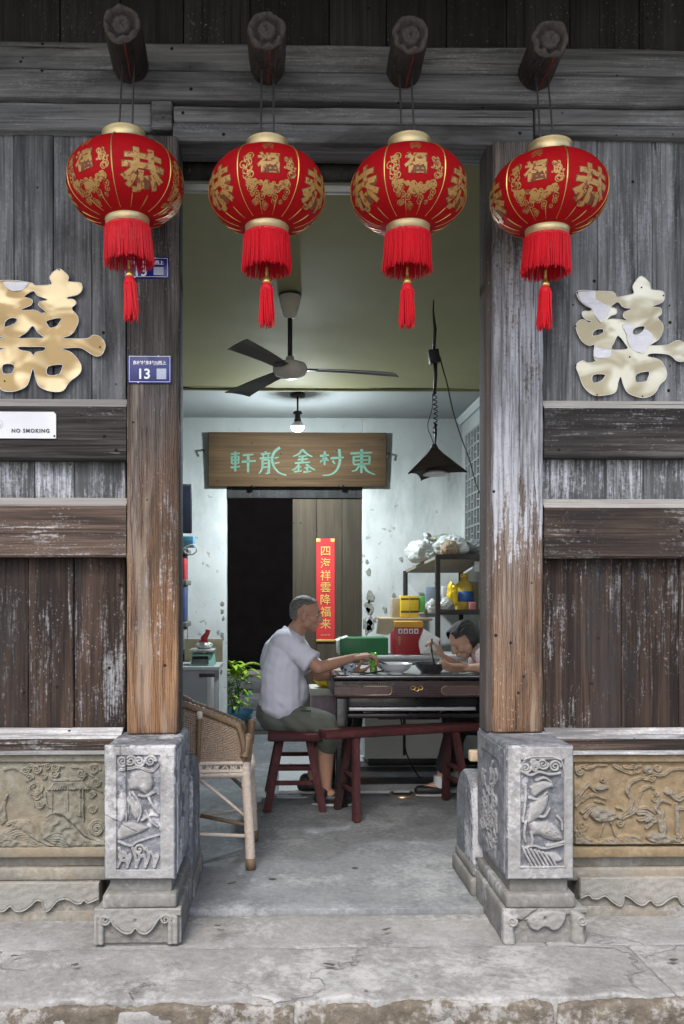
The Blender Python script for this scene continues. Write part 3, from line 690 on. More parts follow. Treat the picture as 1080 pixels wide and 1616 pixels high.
def stone_base(lab, x0, x1, mid, pm, draw, side):
    t = thing('carved_wall_base', ((x0+x1)/2, -.03, 0), lab, 'stone wall base')
    Y = -.045; z = lambda p, y=Y: fz(p, y, mid)
    MB().box(x0, x1, Y-.004, .09, z(1203), z(1190.5), .006, .05, .002, 6).build('cap_band', MT[pm], t)
    MB().box(x0, x1, Y-.004, .09, z(1353.5), z(1337), .006, .05, .002, 6).build('border_band', MT[pm], t)
    MB().box(x0, x1, Y+.035, .09, z(1372), z(1353), .006, .05, .003, 6).build('neck_band', MT['base_band'], t)
    MB().box(x0, x1, Y+.012, .09, z(1392), z(1371.5), .008, .05, .003, 6).build('moulding', MT['base_band'], t)
    draw(t, z, Y)
    return t
def draw_left(t, z, Y):
    k = 5.982; r = Relief(-620, 985, 138, 940, 400, 210); H = .0145
    for cu, cv, q, f in ((240, 215, 38, 1), (290, 180, 34, -1), (345, 205, 42, 1), (275, 285, 40, -1), (325, 378, 70, 1), (350, 460, 44, -1), (375, 535, 38, 1), (410, 270, 30, 1), (520, 190, 40, 1), (450, 180, 34, -1),
                         (890, 205, 54, -1), (905, 330, 44, 1), (870, 450, 34, -1), (870, 580, 40, 1), (915, 770, 80, -1), (-120, 220, 50, 1), (-200, 260, 44, -1), (-260, 210, 40, 1)):
        r.spiral(cu, cv, q, 1.7, q*.3, H*.8, f)
    for pts in ([(40, 205), (120, 190), (190, 225), (240, 250)], [(250, 300), (270, 330), (260, 400), (300, 480), (320, 560)], [(420, 430), (440, 540), (480, 570)], [(680, 180), (770, 195), (830, 240), (880, 280)], [(830, 350), (880, 380), (960, 420)], [(300, 170), (420, 160), (600, 180)], [(-400, 230), (-300, 190), (-200, 200), (-60, 210)]):
        r.line(pts, 16, H*.75, .5)
    for pts in ([(490, 405), (640, 405), (640, 600), (490, 600)], [(640, 405), (770, 405), (780, 660), (640, 640)]): r.poly(pts, H*.55, 6)
    for a, b in (((495, 405), (495, 600)), ((640, 405), (642, 620)), ((752, 405), (758, 640)), ((785, 405), (788, 690))): r.line([a, b], 9, H*1.1, 0, False)
    r.poly([(510, 318), (790, 318), (862, 400), (438, 408)], H*1.25, 10)
    for i in range(17): r.cut([(515+i*17, 325), (455+i*25, 402)], 5, .006, False)
    r.poly([(505, 290), (765, 288), (790, 318), (515, 322)], H*1.0, 8)
    for c in (515, 765): r.spiral(c, 245, 38, 1.5, 13, H, 1); 
    r.line([(470, 260), (500, 300), (520, 310)], 10, H); r.line([(815, 265), (785, 300), (770, 310)], 10, H)
    # the great wave
    r.poly([(370, 800), (395, 690), (440, 620), (520, 575), (630, 575), (720, 640), (790, 740), (860, 850), (985, 890), (985, 945), (600, 945), (430, 880)], H*.9, 40, True, .004)
    r.poly([(400, 830), (480, 790), (590, 775), (660, 840), (720, 945), (560, 945), (420, 880)], H*1.25, 26, True, .003)
    for i in range(9):
        o = i*30
        r.cut([(400+o*.5, 700-o*.25+i*9), (500+o*.35, 630+i*4), (600+o*.5, 640+i*14), (690+o*.55, 760+i*12), (760+o*.8, 900)], 9, .006)
    for i in range(5): r.cut([(430, 860-i*5+i*14), (520, 815+i*24), (600, 830+i*24), (660+i*8, 940)], 8, .005)
    r.poly([(-620, 820), (-460, 700), (-330, 690), (-200, 800), (-100, 800), (60, 760), (180, 672), (290, 690), (350, 790), (430, 880), (640, 935), (640, 950), (-620, 950)], H*.75, 40, True, .003)
    for i in range(8):
        r.cut([(60+i*14, 820+i*8), (160+i*20, 770+i*20), (260+i*24, 820+i*16), (360+i*22, 940)], 8, .005)
        r.cut([(-580+i*30, 860), (-440+i*22, 750+i*18), (-330+i*26, 800+i*16), (-200+i*24, 940)], 6, .003)
    r.line([(70, 720), (150, 700), (280, 695)], 22, H*.9, .6)
    for cu, cv in ((20, 860), (80, 870), (130, 830), (130, 740), (45, 845)): r.spiral(cu, cv, 24, 1.3, 10, H*1.2)
    r.poly([(5, 740), (-30, 600), (20, 520), (60, 440), (82, 440), (55, 560), (72, 690)], H*.9, 12)
    r.wear(.45, .03); r.rock(.001, .02)
    r.build('relief_panel', MT['panel_left'], t, lambda u, v, h: (fx(u/k, Y), Y+.008-h, z(1180+v/k)), H*1.3)
    scallop(t, z, -.26*k*1000, 940, k, 1180, [(-1000, 1500), (100, 1480)], 'left')
def scallop(t, z, a, b, k, o, dummy, side):
    Y = -.06
    if side == 'left':
        u0, u1 = -900, 935; cv = 1490
        low = [(-900, 1440), (-700, 1470), (-560, 1430), (-470, 1440), (-300, 1525), (-150, 1525), (-60, 1450), (0, 1525), (50, 1520), (100, 1480), (150, 1525), (220, 1525), (290, 1480), (345, 1430), (395, 1435), (405, 1465), (430, 1530), (480, 1510), (540, 1440), (600, 1415), (660, 1425), (720, 1460), (770, 1455), (795, 1428), (830, 1455), (880, 1440), (935, 1415)]
        ox, v0, v1 = 0, 1268, 1548
    else:
        u0, u1 = 40, 2100; low = [(40, 1460), (115, 1430), (150, 1460), (210, 1465), (280, 1440), (340, 1490), (400, 1530), (440, 1535), (460, 1490), (470, 1440), (520, 1460), (600, 1520), (660, 1530), (725, 1485), (770, 1530), (830, 1530), (900, 1480), (960, 1450), (1000, 1465), (1010, 1490), (1060, 1530), (1200, 1440), (1350, 1460), (1500, 1520), (1700, 1440), (2100, 1470)]
        ox, v0, v1 = 910, 1268, 1556
    r = Relief(u0, u1, v0, v1, 420, 70)
    top = [(u0-30, v0-40), (u1+30, v0-40)]
    r.poly([(u0-30, v0-40)]+[(u0-30, low[0][1])]+spline(low, 5)+[(u1+30, low[-1][1]), (u1+30, v0-40)], .014, 16)
    r.line(low, 9, .018); r.rock(.0009, .03)
    r.build('plinth', MT['base_band'], t, lambda u, v, h: (fx(ox+u/k, Y), Y+.012-h, z(1180+v/k)), .016)
    MB().box(fx(ox+u0/k, Y), fx(ox+u1/k, Y), Y+.03, .09, -.03, z(1180+v0/k), .002).box(fx(ox+u0/k, Y), fx(ox+u1/k, Y), Y+.008, .09, -.035, z(1180+v1/k)+.004, .003, .05, .002).build('plinth_core', MT['base_band'], t)
def draw_right(t, z, Y):
    k = 6.218; r = Relief(-10, 1640, 140, 950, 410, 205); H = .016
    r.poly([(130, 650), (190, 570), (300, 585), (400, 640), (435, 680), (350, 722), (250, 742), (170, 712)], H, 22, True, .006)
    r.cut([(240, 670), (320, 675), (410, 655)], 6, .004); r.cut([(190, 620), (280, 640), (380, 640)], 5, .003)
    r.line([(272, 740), (245, 820), (222, 905)], 11, H*.8); r.line([(340, 735), (365, 800), (388, 890)], 12, H*.8)
    r.line([(430, 685), (520, 600), (542, 510), (500, 420), (540, 340), (620, 302), (695, 310)], 28, H, .35)
    r.line([(440, 692), (565, 625), (605, 520), (640, 425), (700, 385), (765, 398)], 28, H, .45)
    r.line([(460, 694), (580, 620), (680, 590), (770, 640)], 18, H, .2)
    for pts in ([(445, 685), (530, 590), (550, 500), (515, 420), (560, 345), (660, 310)], [(455, 690), (575, 610), (615, 510), (650, 430), (740, 392)]): r.cut(pts, 6, .005)
    r.spiral(432, 742, 36, 1.4, 11, H); r.line([(400, 590), (440, 600), (460, 620)], 12, H*.8)
    for pts, w in (([(-5, 505), (50, 430), (125, 350)], 38), ([(-5, 560), (60, 500), (110, 450)], 30), ([(60, 520), (130, 470), (190, 470)], 22), ([(60, 630), (140, 570), (190, 560)], 24), ([(90, 680), (130, 620), (180, 590)], 26), ([(180, 455), (240, 485), (292, 505)], 14), ([(190, 530), (240, 535), (275, 550)], 14), ([(130, 370), (180, 420), (210, 450)], 16)):
        r.line(pts, w, H*.9, .4)
    r.poly([(165, 395), (210, 425), (265, 420), (330, 406), (300, 372), (255, 352), (210, 362)], H*.9, 14, True); r.spiral(262, 318, 28, 1.1, 10, H*.9)
    r.line([(800, 610), (790, 560), (840, 525), (900, 540), (932, 556)], 17, H, .5)
    r.line([(790, 600), (835, 640), (830, 700), (850, 830)], 40, H*1.1, 0); r.poly([(800, 700), (885, 700), (900, 835), (810, 845)], H*1.1, 18)
    r.line([(610, 640), (680, 640), (760, 690)], 30, H, 0); r.line([(620, 705), (690, 700), (770, 720)], 26, H); r.line([(690, 785), (730, 750), (780, 700)], 20, H, .2)
    r.spiral(690, 690, 36, 1.5, 12, H*1.2); r.spiral(775, 500, 36, 1.6, 11, H*.8); r.spiral(790, 455, 24, 1.4, 9, H*.8)
    r.line([(985, 560), (990, 850)], 22, H*1.1, 0, False); r.line([(985, 598), (1500, 598)], 20, H*1.1, 0, False); r.line([(1340, 560), (1340, 850)], 22, H*1.1, 0, False)
    r.line([(905, 425), (950, 470), (1010, 510), (1080, 470), (1180, 480), (1300, 520)], 34, H, .1); r.line([(890, 440), (925, 435)], 28, H); r.cut([(960, 460), (1010, 490), (1070, 470)], 6, .004)
    r.spiral(990, 890, 36, 1, 18, H*1.1); r.line([(1130, 540), (1200, 560), (1280, 540)], 26, H)
    r.poly([(-10, 880), (100, 868), (200, 905), (300, 890), (420, 862), (500, 850), (640, 870), (760, 930), (1640, 920), (1640, 955), (-10, 955)], H*.8, 20, True)
    r.poly([(680, 880), (745, 822), (800, 830), (900, 850), (960, 900), (960, 945), (760, 945)], H*1.2, 24, True)
    for i in range(26): u = random.uniform(0, 1600); r.cut([(u, 880+random.uniform(0, 20)), (u+40, 905), (u+90, 930)], 7, .003)
    for pts in ([(375, 178), (450, 220), (540, 252), (620, 240)], [(760, 262), (840, 272), (900, 240), (960, 215), (1050, 215), (1200, 230)], [(0, 220), (60, 185), (120, 205), (200, 172), (300, 172)], [(480, 190), (560, 200), (640, 180)]): r.line(pts, 22, H*.8, .4)
    r.line([(709, 222), (711, 222)], 54, H*1.2, 0, False)
    for cu, cv, q in ((600, 220, 32), (800, 200, 36), (740, 300, 38), (690, 285, 28), (560, 185, 26), (30, 230, 40), (100, 185, 30), (1150, 220, 40), (1260, 240, 36), (60, 770, 50), (30, 850, 50), (1450, 760, 60), (1420, 420, 50)): r.spiral(cu, cv, q, 1.6, q*.3, H*.8)
    r.wear(.4, .03); r.rock(.001, .02)
    r.build('relief_panel', MT['panel_right'], t, lambda u, v, h: (fx(910+u/k, Y), Y+.010-h, z(1180+v/k)), H*1.2)
    scallop(t, z, 0, 0, k, 910, None, 'right')
stone_base('carved stone wall base showing a pavilion above rolling waves', fx(-150, -.04), fx(176, -.04), 80, 'panel_left', draw_left, 0)
stone_base('carved ochre stone wall base showing a long tailed bird', fx(896, -.04), fx(1200, -.04), 1000, 'panel_right', draw_right, 0)

# stone piers carrying the posts
def pier(lab, px, sgn, drawf, drawfoot, drum):
    """px: block left, right, foot left, right at the front plane"""
    YF = -.30; z = lambda p: fz(p, YF, (px[0]+px[1])/2)
    a, b = fx(px[0], YF), fx(px[1], YF); fa, fb = fx(px[2], YF-.02), fx(px[3], YF-.02)
    t = thing('door_pier', ((a+b)/2, -.1, 0), lab, 'stone pier')
    zt, zb = zp-.001, z(1391)
    MB().box(a, b, YF+.016, .16, zb, zt, .016, .03, .0016, 6).build('block', MT['pier'], t)
    # carved face set in the block
    u0, v0, k = px[4]
    U0, U1 = (px[0]-u0)*k, (px[1]-u0)*k; V0, V1 = (1176-v0)*k, (1390-v0)*k
    r = Relief(U0+6, U1-6, V0+8, V1-4, 150, 270); drawf(r, U0, U1, V0, V1); r.wear(.2, .02); r.rock(.0004, .05)
    e = np.minimum(np.minimum(r.U-r.u[0], r.u[-1]-r.U), np.minimum(r.V-r.v[0], r.v[-1]-r.V)); r.H -= .009*np.clip(1-e/16, 0, 1)**2
    r.build('carved_face', MT['pier'], t, lambda u, v, h: (fx(u0+u/k, YF), YF+.011-h, z(v0+v/k)), .011)
    s = .012
    MB().box(a+s*1.6, b-s*1.6, YF+.03, .2, z(1413), zb+.002, .004, .04, .002, 8).build('waist', MT['pier_base'], t)
    MB().box(a-s*.2, b+s*.2, YF-.002, .3, z(1434), z(1411), .01, .035, .0035, 8).build('moulding', MT['pier_base'], t)
    MB().box(fa+.004, fb-.004, YF+.012, .34, -.036, z(1433), .012, .03, .004, 8).build('foot', MT['pier_base'], t)
    U0, U1 = (px[2]-u0)*k, (px[3]-u0)*k
    V0, V1 = (1433-v0)*k, (1489-v0)*k
    r = Relief(U0+4, U1-4, V0+4, V1-2, 150, 70); drawfoot(r, U0, U1, V0, V1); r.rock(.0009, .04)
    r.build('apron', MT['pier_base'], t, lambda u, v, h: (fx(u0+u/k, YF-.02), YF+.004-h, z(v0+v/k)), .02)
    # flank towards the doorway: a carved field, then the drum stone behind the post
    xi = b if sgn < 0 else a; di = -sgn
    r = Relief(0, 400, 0, 560, 90, 150); rs = random.Random(5 if sgn < 0 else 8)
    r.poly([(-9, -9), (409, -9), (409, 569), (-9, 569)], .004, 2); r.poly([(60, 60), (340, 60), (340, 500), (60, 500)], .004, 5)
    r.H[(r.U > 70) & (r.U < 330) & (r.V > 70) & (r.V < 490)] = 0
    for i in range(34):
        u, v = rs.uniform(90, 310), rs.uniform(90, 470); r.line([(u, v), (u+rs.uniform(-30, 30), v+30), (u+rs.uniform(-30, 30), v+rs.uniform(40, 90))], rs.uniform(7, 16), .009, .4)
    for i in range(10): r.spiral(rs.uniform(100, 300), rs.uniform(100, 460), rs.uniform(20, 38), 1.5, 8, .010)
    r.rock(.0008, .03)
    r.build('carved_flank', MT['pier'], t, lambda u, v, h: (xi+di*(h-.002), YF+.03+u/400*.42, zt-.02-v/560*(zt-zb-.04)), .01) if sgn > 0 else \
        r.build('carved_flank', MT['pier'], t, lambda u, v, h: (xi+di*(h-.002), YF+.45-u/400*.42, zt-.02-v/560*(zt-zb-.04)), .01)
    d0, d1 = drum
    m = MB(); pts = []
    zc, rad = .36, .20                         # upright rounded drum slab
    for i in range(19):
        an = math.pi*i/18; pts.append((.31+.17*math.cos(an), (.33 if sgn > 0 else .40)+.17*math.sin(an)))
    pts += [(.14, .1), (.48, .1)]
    n = len(pts); xa_, xb_ = min(d0, d1), max(d0, d1)
    vs = [(xa_+.012, y, q) for y, q in pts]+[(xb_-.012, y, q) for y, q in pts]
    vs = [(xa_, .31+(y-.31)*.93, .3+(q-.3)*.95) for y, q in pts]+vs+[(xb_, .31+(y-.31)*.93, .3+(q-.3)*.95) for y, q in pts]
    fs = [tuple(range(n))[::-1], tuple(3*n+i for i in range(n))]
    for L_ in range(3): fs += [(L_*n+i, L_*n+(i+1) % n, (L_+1)*n+(i+1) % n, (L_+1)*n+i) for i in range(n)]
    m.add(vs, fs); m.build('drum', MT['pier'], t)
    MB().box(xa_-.012, xb_+.012, .13, .52, -.005, .075, .012, .04, .003).box(xa_-.004, xb_+.004, .14, .5, .07, .13, .02, .04, .003).build('drum_foot', MT['pier_base'], t)
    return t
def face_left(r, U0, U1, V0, V1):
    r.poly([(U0-9, V0-9), (U1+9, V0-9), (U1+9, V1+9), (U0-9, V1+9)], .009, 3)
    m = (r.U > 158) & (r.U < 488) & (r.V > 200) & (r.V < 1060); r.H[m] = 0
    H = .011
    for cu, f in ((205, 1), (265, -1), (330, 1), (415, -1)): r.spiral(cu, 245, 42, 1.8, 12, H, f)
    r.line([(190, 310), (260, 300), (330, 290), (420, 320), (470, 280)], 14, H)
    r.poly([(250, 340), (330, 300), (430, 330), (440, 440), (380, 500), (320, 470), (245, 460)], H*.9, 50, True, .003)
    r.poly([(170, 500), (230, 500), (240, 600), (220, 700), (165, 700)], H*.8, 30, True)
    r.poly([(255, 490), (330, 560), (345, 650), (300, 690), (260, 620)], H*.9, 30, True)
    r.poly([(180, 720), (240, 690), (330, 700), (410, 745), (320, 800), (170, 840)], H*.9, 36, True, .003)
    for pts in ([(280, 480), (320, 540), (345, 620), (320, 700)], [(400, 520), (440, 590), (480, 640)], [(230, 500), (245, 600), (235, 690)], [(330, 500), (380, 510), (450, 480)], [(350, 690), (420, 650), (470, 660)], [(380, 620), (420, 700), (470, 740)], [(180, 850), (270, 880), (320, 850), (480, 800)]): r.line(pts, 13, H, .3)
    for i in range(9):
        u = 180+i*34; r.line([(u, 900+(i % 3)*30), (u+20, 960), (u-10+(i % 2)*40, 1040)], 15, H, .2)
    r.spiral(215, 950, 48, 1.3, 15, H); r.spiral(330, 910, 40, 1.3, 13, H, -1)
    r.cut([(232, 215), (236, 480), (245, 690)], 7, .014, False); r.cut([(60, 640), (150, 690), (310, 775)], 5, .006); r.cut([(190, 100), (192, 210)], 8, .004)
def face_right(r, U0, U1, V0, V1):
    r.poly([(U0-9, V0-9), (U1+9, V0-9), (U1+9, V1+9), (U0-9, V1+9)], .009, 3)
    m = (r.U > 465) & (r.U < 790) & (r.V > 235) & (r.V < 1040); r.H[m] = 0
    H = .013
    r.line([(455, 1040), (455, 300), (500, 225), (560, 212), (700, 212), (770, 240), (795, 330), (795, 1040), (455, 1040)], 7, H, 0, False)
    for cu, cv, q, f in ((500, 295, 40, 1), (570, 295, 32, -1), (630, 265, 42, 1), (720, 285, 44, -1), (560, 250, 26, 1)): r.spiral(cu, cv, q, 1.8, 11, H, f)
    r.line([(470, 320), (540, 350), (600, 325), (680, 345), (760, 335)], 12, H)
    r.poly([(520, 700), (600, 690), (700, 700), (760, 760), (785, 840), (700, 850), (600, 810), (540, 800)], H*1.1, 40, True, .006)
    r.poly([(500, 650), (540, 560), (620, 500), (680, 500), (660, 600), (600, 680), (520, 720)], H*1.1, 34, True, .004)
    r.poly([(530, 440), (600, 390), (700, 400), (705, 440), (640, 470), (560, 520)], H*1.1, 24, True, .003)
    for pts in ([(530, 520), (600, 530), (660, 480)], [(540, 440), (620, 440), (700, 430)], [(500, 430), (500, 540), (480, 700)], [(580, 390), (640, 370), (690, 400)], [(540, 780), (550, 840), (545, 885)], [(500, 700), (490, 800), (500, 850)], [(660, 880), (720, 870), (785, 850)], [(560, 650), (640, 660), (680, 600)], [(740, 660), (770, 700), (775, 760)]): r.line(pts, 13, H*1.15, .3)
    for i in range(60):
        u, v = random.uniform(600, 770), random.uniform(710, 840); r.cut([(u, v), (u+12, v+8)], 5, .0025, False)
    for i in range(7):
        u = 480+i*30; r.line([(u, 890+i*8), (u+30, 960), (u+70, 1030)], 12, H, .2)
    r.poly([(660, 930), (740, 930), (785, 990), (720, 1010)], H*.9, 24, True); r.line([(480, 900), (560, 880), (640, 900), (780, 870)], 10, H)
    r.line([(370, V0+20), (370, V1-20)], 5, .0105, 0, False)
def foot_left(r, U0, U1, V0, V1):
    low = [(U0, V0+60), (60, 1410), (100, 1410), (150, 1480), (220, 1525), (270, 1520), (300, 1490), (330, 1520), (380, 1530), (430, 1490), (490, 1405), (540, 1400), (U1, V0+60)]
    r.poly([(U0-20, V0-20)]+low+[(U1+20, V0-20)], .014, 12)
    for cu, f in ((70, 1), (525, -1)): r.spiral(cu, 1425, 40, 1.7, 12, .018, f)
    r.line(low[1:-1], 9, .017)
    for cu in (20, 580): r.line([(cu, 1420), (cu, 1500), (cu, V1)], 48, .016, 0, False)
    r.cut([(300, 1430), (300, 1440)], 16, .006, False)
def foot_right(r, U0, U1, V0, V1):
    r.poly([(U0-20, V0-20), (U0-20, V0+40), (480, 1440), (820, 1400), (U1+20, V0+40), (U1+20, V0-20)], .010, 14)
    r.poly([(510, 1440), (530, 1400), (600, 1360), (720, 1350), (810, 1370), (815, 1430), (770, 1500), (710, 1520), (650, 1490), (600, 1520), (540, 1500)], .018, 26, True)
    for cu in (380, 905): r.poly([(cu-65, V0+10), (cu+40, V0+40), (cu+75, 1440), (cu+50, 1500), (cu+55, V1+9), (cu-50, V1+9), (cu-60, 1480)], .020, 34, True); r.spiral(cu+20, 1430, 38, 1.6, 8, .026)
    r.cut([(440, 1470), (540, 1390), (620, 1340)], 8, .01); r.cut([(650, 1410), (650, 1425)], 14, .01, False)
pier('carved stone door pier with a dark vertical crack under the brown post', (163, 278, 147, 286, (150, 1150, 4.75)), -1, face_left, foot_left, (fx(303, .2)-.13, fx(306, .2)))
pr = pier('carved stone door pier with a deer relief under the whitened post', (800, 908, 795, 930, (725, 1150, 4.752)), 1, face_right, foot_right, (fx(742, .2), fx(745, .2)+.14))
m = MB().box(fx(741, .3), fx(768, .3), .28, .325, fz(1201, .3, 755), fz(1184, .3, 755), .006); m.box(fx(759, .3), fx(766, .3), .265, .34, fz(1205, .3, 760), fz(1178, .3, 760), .004)
tag(m.build('wooden_peg', plain('pale raw wood', (.42, .32, .22), .8, var=.25), None), 'short pale wooden peg sticking out beside the pier with the deer relief', 'peg')
# ================================================================== LANTERNS
LC = (fx(196, -.3), -.3)
def lantern_proto():
    x, y = LC; zc = fz(291, y, 196); Rr = .212; Hh = .132
    t = thing('lantern', (x, y, zc+Hh+.03), 'x', 'lantern', 'red lanterns hanging in a row over the door')
    def rad(k):      # k in -1..1 -> radius
        return .076+(Rr-.076)*max(0, 1-abs(k)**2.35)**.62
    NR = 18
    def pt(phi, zz, off=0.):
        k = max(-1, min(1, zz/Hh)); r = rad(k)
        r *= 1-.010*(1-abs(math.cos(phi*NR/2)))*(1-k*k)
        # outward normal
        dk = .01; dr = (rad(min(1, k+dk))-rad(max(-1, k-dk)))/(min(1, k+dk)-max(-1, k-dk))/Hh
        n = Vector((1, 0, -dr)).normalized()
        rr = r+n.x*off; zo = zz+n.z*off
        return (x+rr*math.cos(phi), y+rr*math.sin(phi), zc+zo)
    vs = []; fs = []; n = NR*8; m = 40
    ks = [math.sin(-math.pi/2+math.pi*i/m) for i in range(m+1)]
    for k in ks:
        for j in range(n): vs.append(pt(2*math.pi*j/n, k*Hh))
    for i in range(m):
        for j in range(n):
            a, b = i*n+j, i*n+(j+1) % n; fs.append((a, b, b+n, a+n))
    MB().add(vs, fs, True).build('silk_body', MT['red_silk'], t)
    for top in (1, 0):
        zt = zc+Hh-.003 if top else zc-Hh+.006; s = 1 if top else -1; r = .0765 if top else .080
        e = .014 if top else 0; pr = [(r+.006, 0), (r+.002, s*.004), (r, s*.008), (r-.002, s*(.034+e)), (r+.003, s*(.038+e)), (r+.002, s*(.042+e)), (r-.006, s*(.042+e)), (r-.006, 0)]
        if not top: pr = pr[::-1]
        MB().lathe(pr, (x, y, zt), 40).build('collar', MT['gold_collar'], t)
    if True:
        MB().lathe([(.001, 0), (.075, 0), (.075, .003), (.001, .003)], (x, y, zc+Hh+.012), 24).build('cap_disc', MT['gold_collar'], t)
    # ribs: a long one between panels, short ones under each print
    base = R(-90)
    for j in range(NR):
        ph = base+2*math.pi*(j+.5)/NR
        d = (j % 3) == 1
        top = Hh*.985 if d else -Hh*.78
        pts = [pt(ph, top+( -Hh*.97-top)*i/22, .0012) for i in range(23)]
        rr = [(.0021 if d else .0014)*(.5+.8*math.sin(math.pi*min(1, (i+2)/22))) for i in range(23)]
        MB().tube(pts, rr, 5).build('rib', MT['gold'], t)
    # prints: 恭 and 福 by turns
    tab = [0.]; zz_ = [-Hh*.999+2*Hh*.999*i/400 for i in range(401)]
    for i in range(400): tab.append(tab[-1]+math.hypot(rad(zz_[i+1]/Hh)-rad(zz_[i]/Hh), zz_[i+1]-zz_[i]))
    mid_ = tab[200]
    def arc(s_): return float(np.interp(s_+mid_, tab, zz_))
    def wrap(mb, v, f, phc, zoff, off, sx=1., sy=1.):
        bm = bmesh.new(); bv = [bm.verts.new((p[0]*sx, p[1]*sy, 0)) for p in v]
        for q in f:
            try: bm.faces.new([bv[i] for i in q])
            except ValueError: pass
        for _ in range(2):
            es = [e for e in bm.edges if e.calc_length() > .016]
            if es: bmesh.ops.subdivide_edges(bm, edges=es, cuts=1)
        bmesh.ops.triangulate(bm, faces=bm.faces[:]); bm.verts.index_update()
        vs = [pt(phc+w.co.x/(Rr*.93), arc(zoff+w.co.y), off) for w in bm.verts]
        mb.add(vs, [tuple(w.index for w in q.verts) for q in bm.faces]); bm.free()
    vg, fg = text_geo('恭', .152, .0042); vge, fge = text_geo('恭', .152, .0066)
    vf, ff = text_geo('福', .074, .0022); vfe, ffe = text_geo('福', .074, .0036)
    rs = random.Random(11)
    def flowers():
        m = MB(); dv = []; df = []
        def blob(cx, cy, r, n=7, star=0.):
            o = len(dv); dv.append((cx, cy, 0)); a0 = rs.random()*6
            for i in range(n*2):
                q = r*(1 if i % 2 == 0 else 1-star); a = a0+math.pi*i/n; dv.append((cx+q*math.cos(a), cy+q*math.sin(a), 0))
            for i in range(n*2): df.append((o, o+1+i, o+1+(i+1) % (2*n)))
        def ring(cx, cy, r, w, n=10, a0=0., a1=6.283):
            o = len(dv)
            for i in range(n+1):
                a = a0+(a1-a0)*i/n
                for q in (r-w, r+w): dv.append((cx+q*math.cos(a), cy+q*math.sin(a), 0))
            for i in range(n): df.append((o+2*i, o+2*i+1, o+2*i+3, o+2*i+2))
        for i in range(64):
            cx = rs.uniform(-.056, .056); cy = -.034-abs(rs.gauss(0, .027))+.010*(abs(cx)/.05)
            r = rs.uniform(.004, .0085)
            ring(cx, cy, r, .0013, 9); blob(cx, cy, r*.55, 5, .5)
        for sgn in (-1, 1):
            for i in range(13):
                cx = sgn*(.042+rs.uniform(0, .022)); cy = rs.uniform(-.012, .046)
                ring(cx, cy, rs.uniform(.005, .010), .0014, 8, rs.uniform(0, 6), rs.uniform(6.5, 9.5)); blob(cx+rs.uniform(-.008, .008), cy+rs.uniform(-.008, .008), .004, 4, .4)
        for i in range(5): ring(0, .052, .012+i*.006, .001, 8, R(30+i*10), R(150-i*10))
        return dv, df
    dv, df = flowers()
    for j in range(6):
        phc = base+R(60)*j
        if j % 2:
            a = MB(); wrap(a, vg, fg, phc, -.045, .0020); e = a.build('gold_character', MT['gold_print'], t)
            a = MB(); wrap(a, vge, fge, phc, -.045, .0008); a.build('character_edge', MT['print_edge'], e)
        else:
            a = MB(); wrap(a, vf, ff, phc, .004, .0018); wrap(a, dv, df, phc, -.022, .0014, 1.3, 1.35); e = a.build('gold_character', MT['gold_print'], t)
            a = MB(); wrap(a, vfe, ffe, phc, .004, .0008); a.build('character_edge', MT['print_edge'], e)
    # fringe skirt
    m = MB(); z0 = zc-Hh-.030
    for layer, (r0, N) in enumerate(((.0815, 190), (.078, 130))):
        for j in range(N):
            a = 2*math.pi*(j+rs.random()*.5)/N; rr = r0+rs.uniform(-.002, .003); L = .132+rs.uniform(-.010, .008) - layer*.004
            k = rs.uniform(-.03, .03); k2 = rs.uniform(-.006, .006)
            pts = [(x+(rr+.004*(i/3)**2+k2*(i/3))*math.cos(a+k*i/3*.7), y+(rr+.004*(i/3)**2+k2*(i/3))*math.sin(a+k*i/3*.7), z0-L*i/3) for i in range(4)]
            m.tube(pts, [.0016, .0018, .0017, .0011], 4, False)
    tag(m.build('fringe', MT['red_fringe'], t), kind='stuff')
    MB().lathe([(.0825, 0), (.0835, -.010), (.082, -.012), (.077, -.012), (.077, 0)], (x, y, z0+.002), 40).build('fringe_band', MT['red_fringe'], t)
    # tassel on a cord with gold beads
    tz = z0-.175
    MB().tube([(x, y, zc-Hh), (x, y, tz+.03)], .002, 5).build('cord', MT['red_fringe'], t)
    MB_last = MB().lathe([(.001, .062), (.004, .060), (.0055, .052), (.004, .044), (.006, .036), (.0045, .026), (.006, .022), (.009, .018), (.0145, .010), (.0165, .002), (.015, -.004), (.001, -.006)], (x, y, tz), 16); bead = MB(); bead.v, bead.f, bead.sm = MB_last.v, MB_last.f, MB_last.sm
    m = MB()
    for j in range(84):
        a = rs.random()*6.283; q = .022*math.sqrt(rs.random()); L = .155+rs.uniform(-.02, .012)
        pts = [(x+.010*math.cos(a), y+.010*math.sin(a), tz-.002), (x+(q*.9+.004)*math.cos(a), y+(q*.9+.004)*math.sin(a), tz-.03)]+[(x+q*(1+.12*i)*math.cos(a+.08*i), y+q*(1+.12*i)*math.sin(a+.08*i), tz-.03-(L-.03)*i/3) for i in (1, 2, 3)]
        m.tube(pts, [.003, .0032, .003, .0028, .0016], 4, False)
    m.lathe([(.0115, 0), (.0205, -.014), (.0225, -.028), (.021, -.034), (.012, -.034)], (x, y, tz), 18)
    ts = m.build('tassel', MT['red_fringe'], t); tag(ts, kind='stuff'); bead.build('bead', MT['gold'], ts)
    return t, zc, Hh
lan, LZ, LH = lantern_proto()
LPX = ((196, 291, 'red lantern in front of the blue number plates'), (422, 306, 'red lantern hanging beside the ceiling fan canopy'), (646, 302, 'red lantern third from the number plates, over the hanging shade'), (868, 308, 'red lantern in front of the whitened post'))
lanterns = [(lan, 0, R(26))]
lan['label'] = LPX[0][2]
LAN = [lan]+[copy_tree(lan) for _ in LPX[1:]]
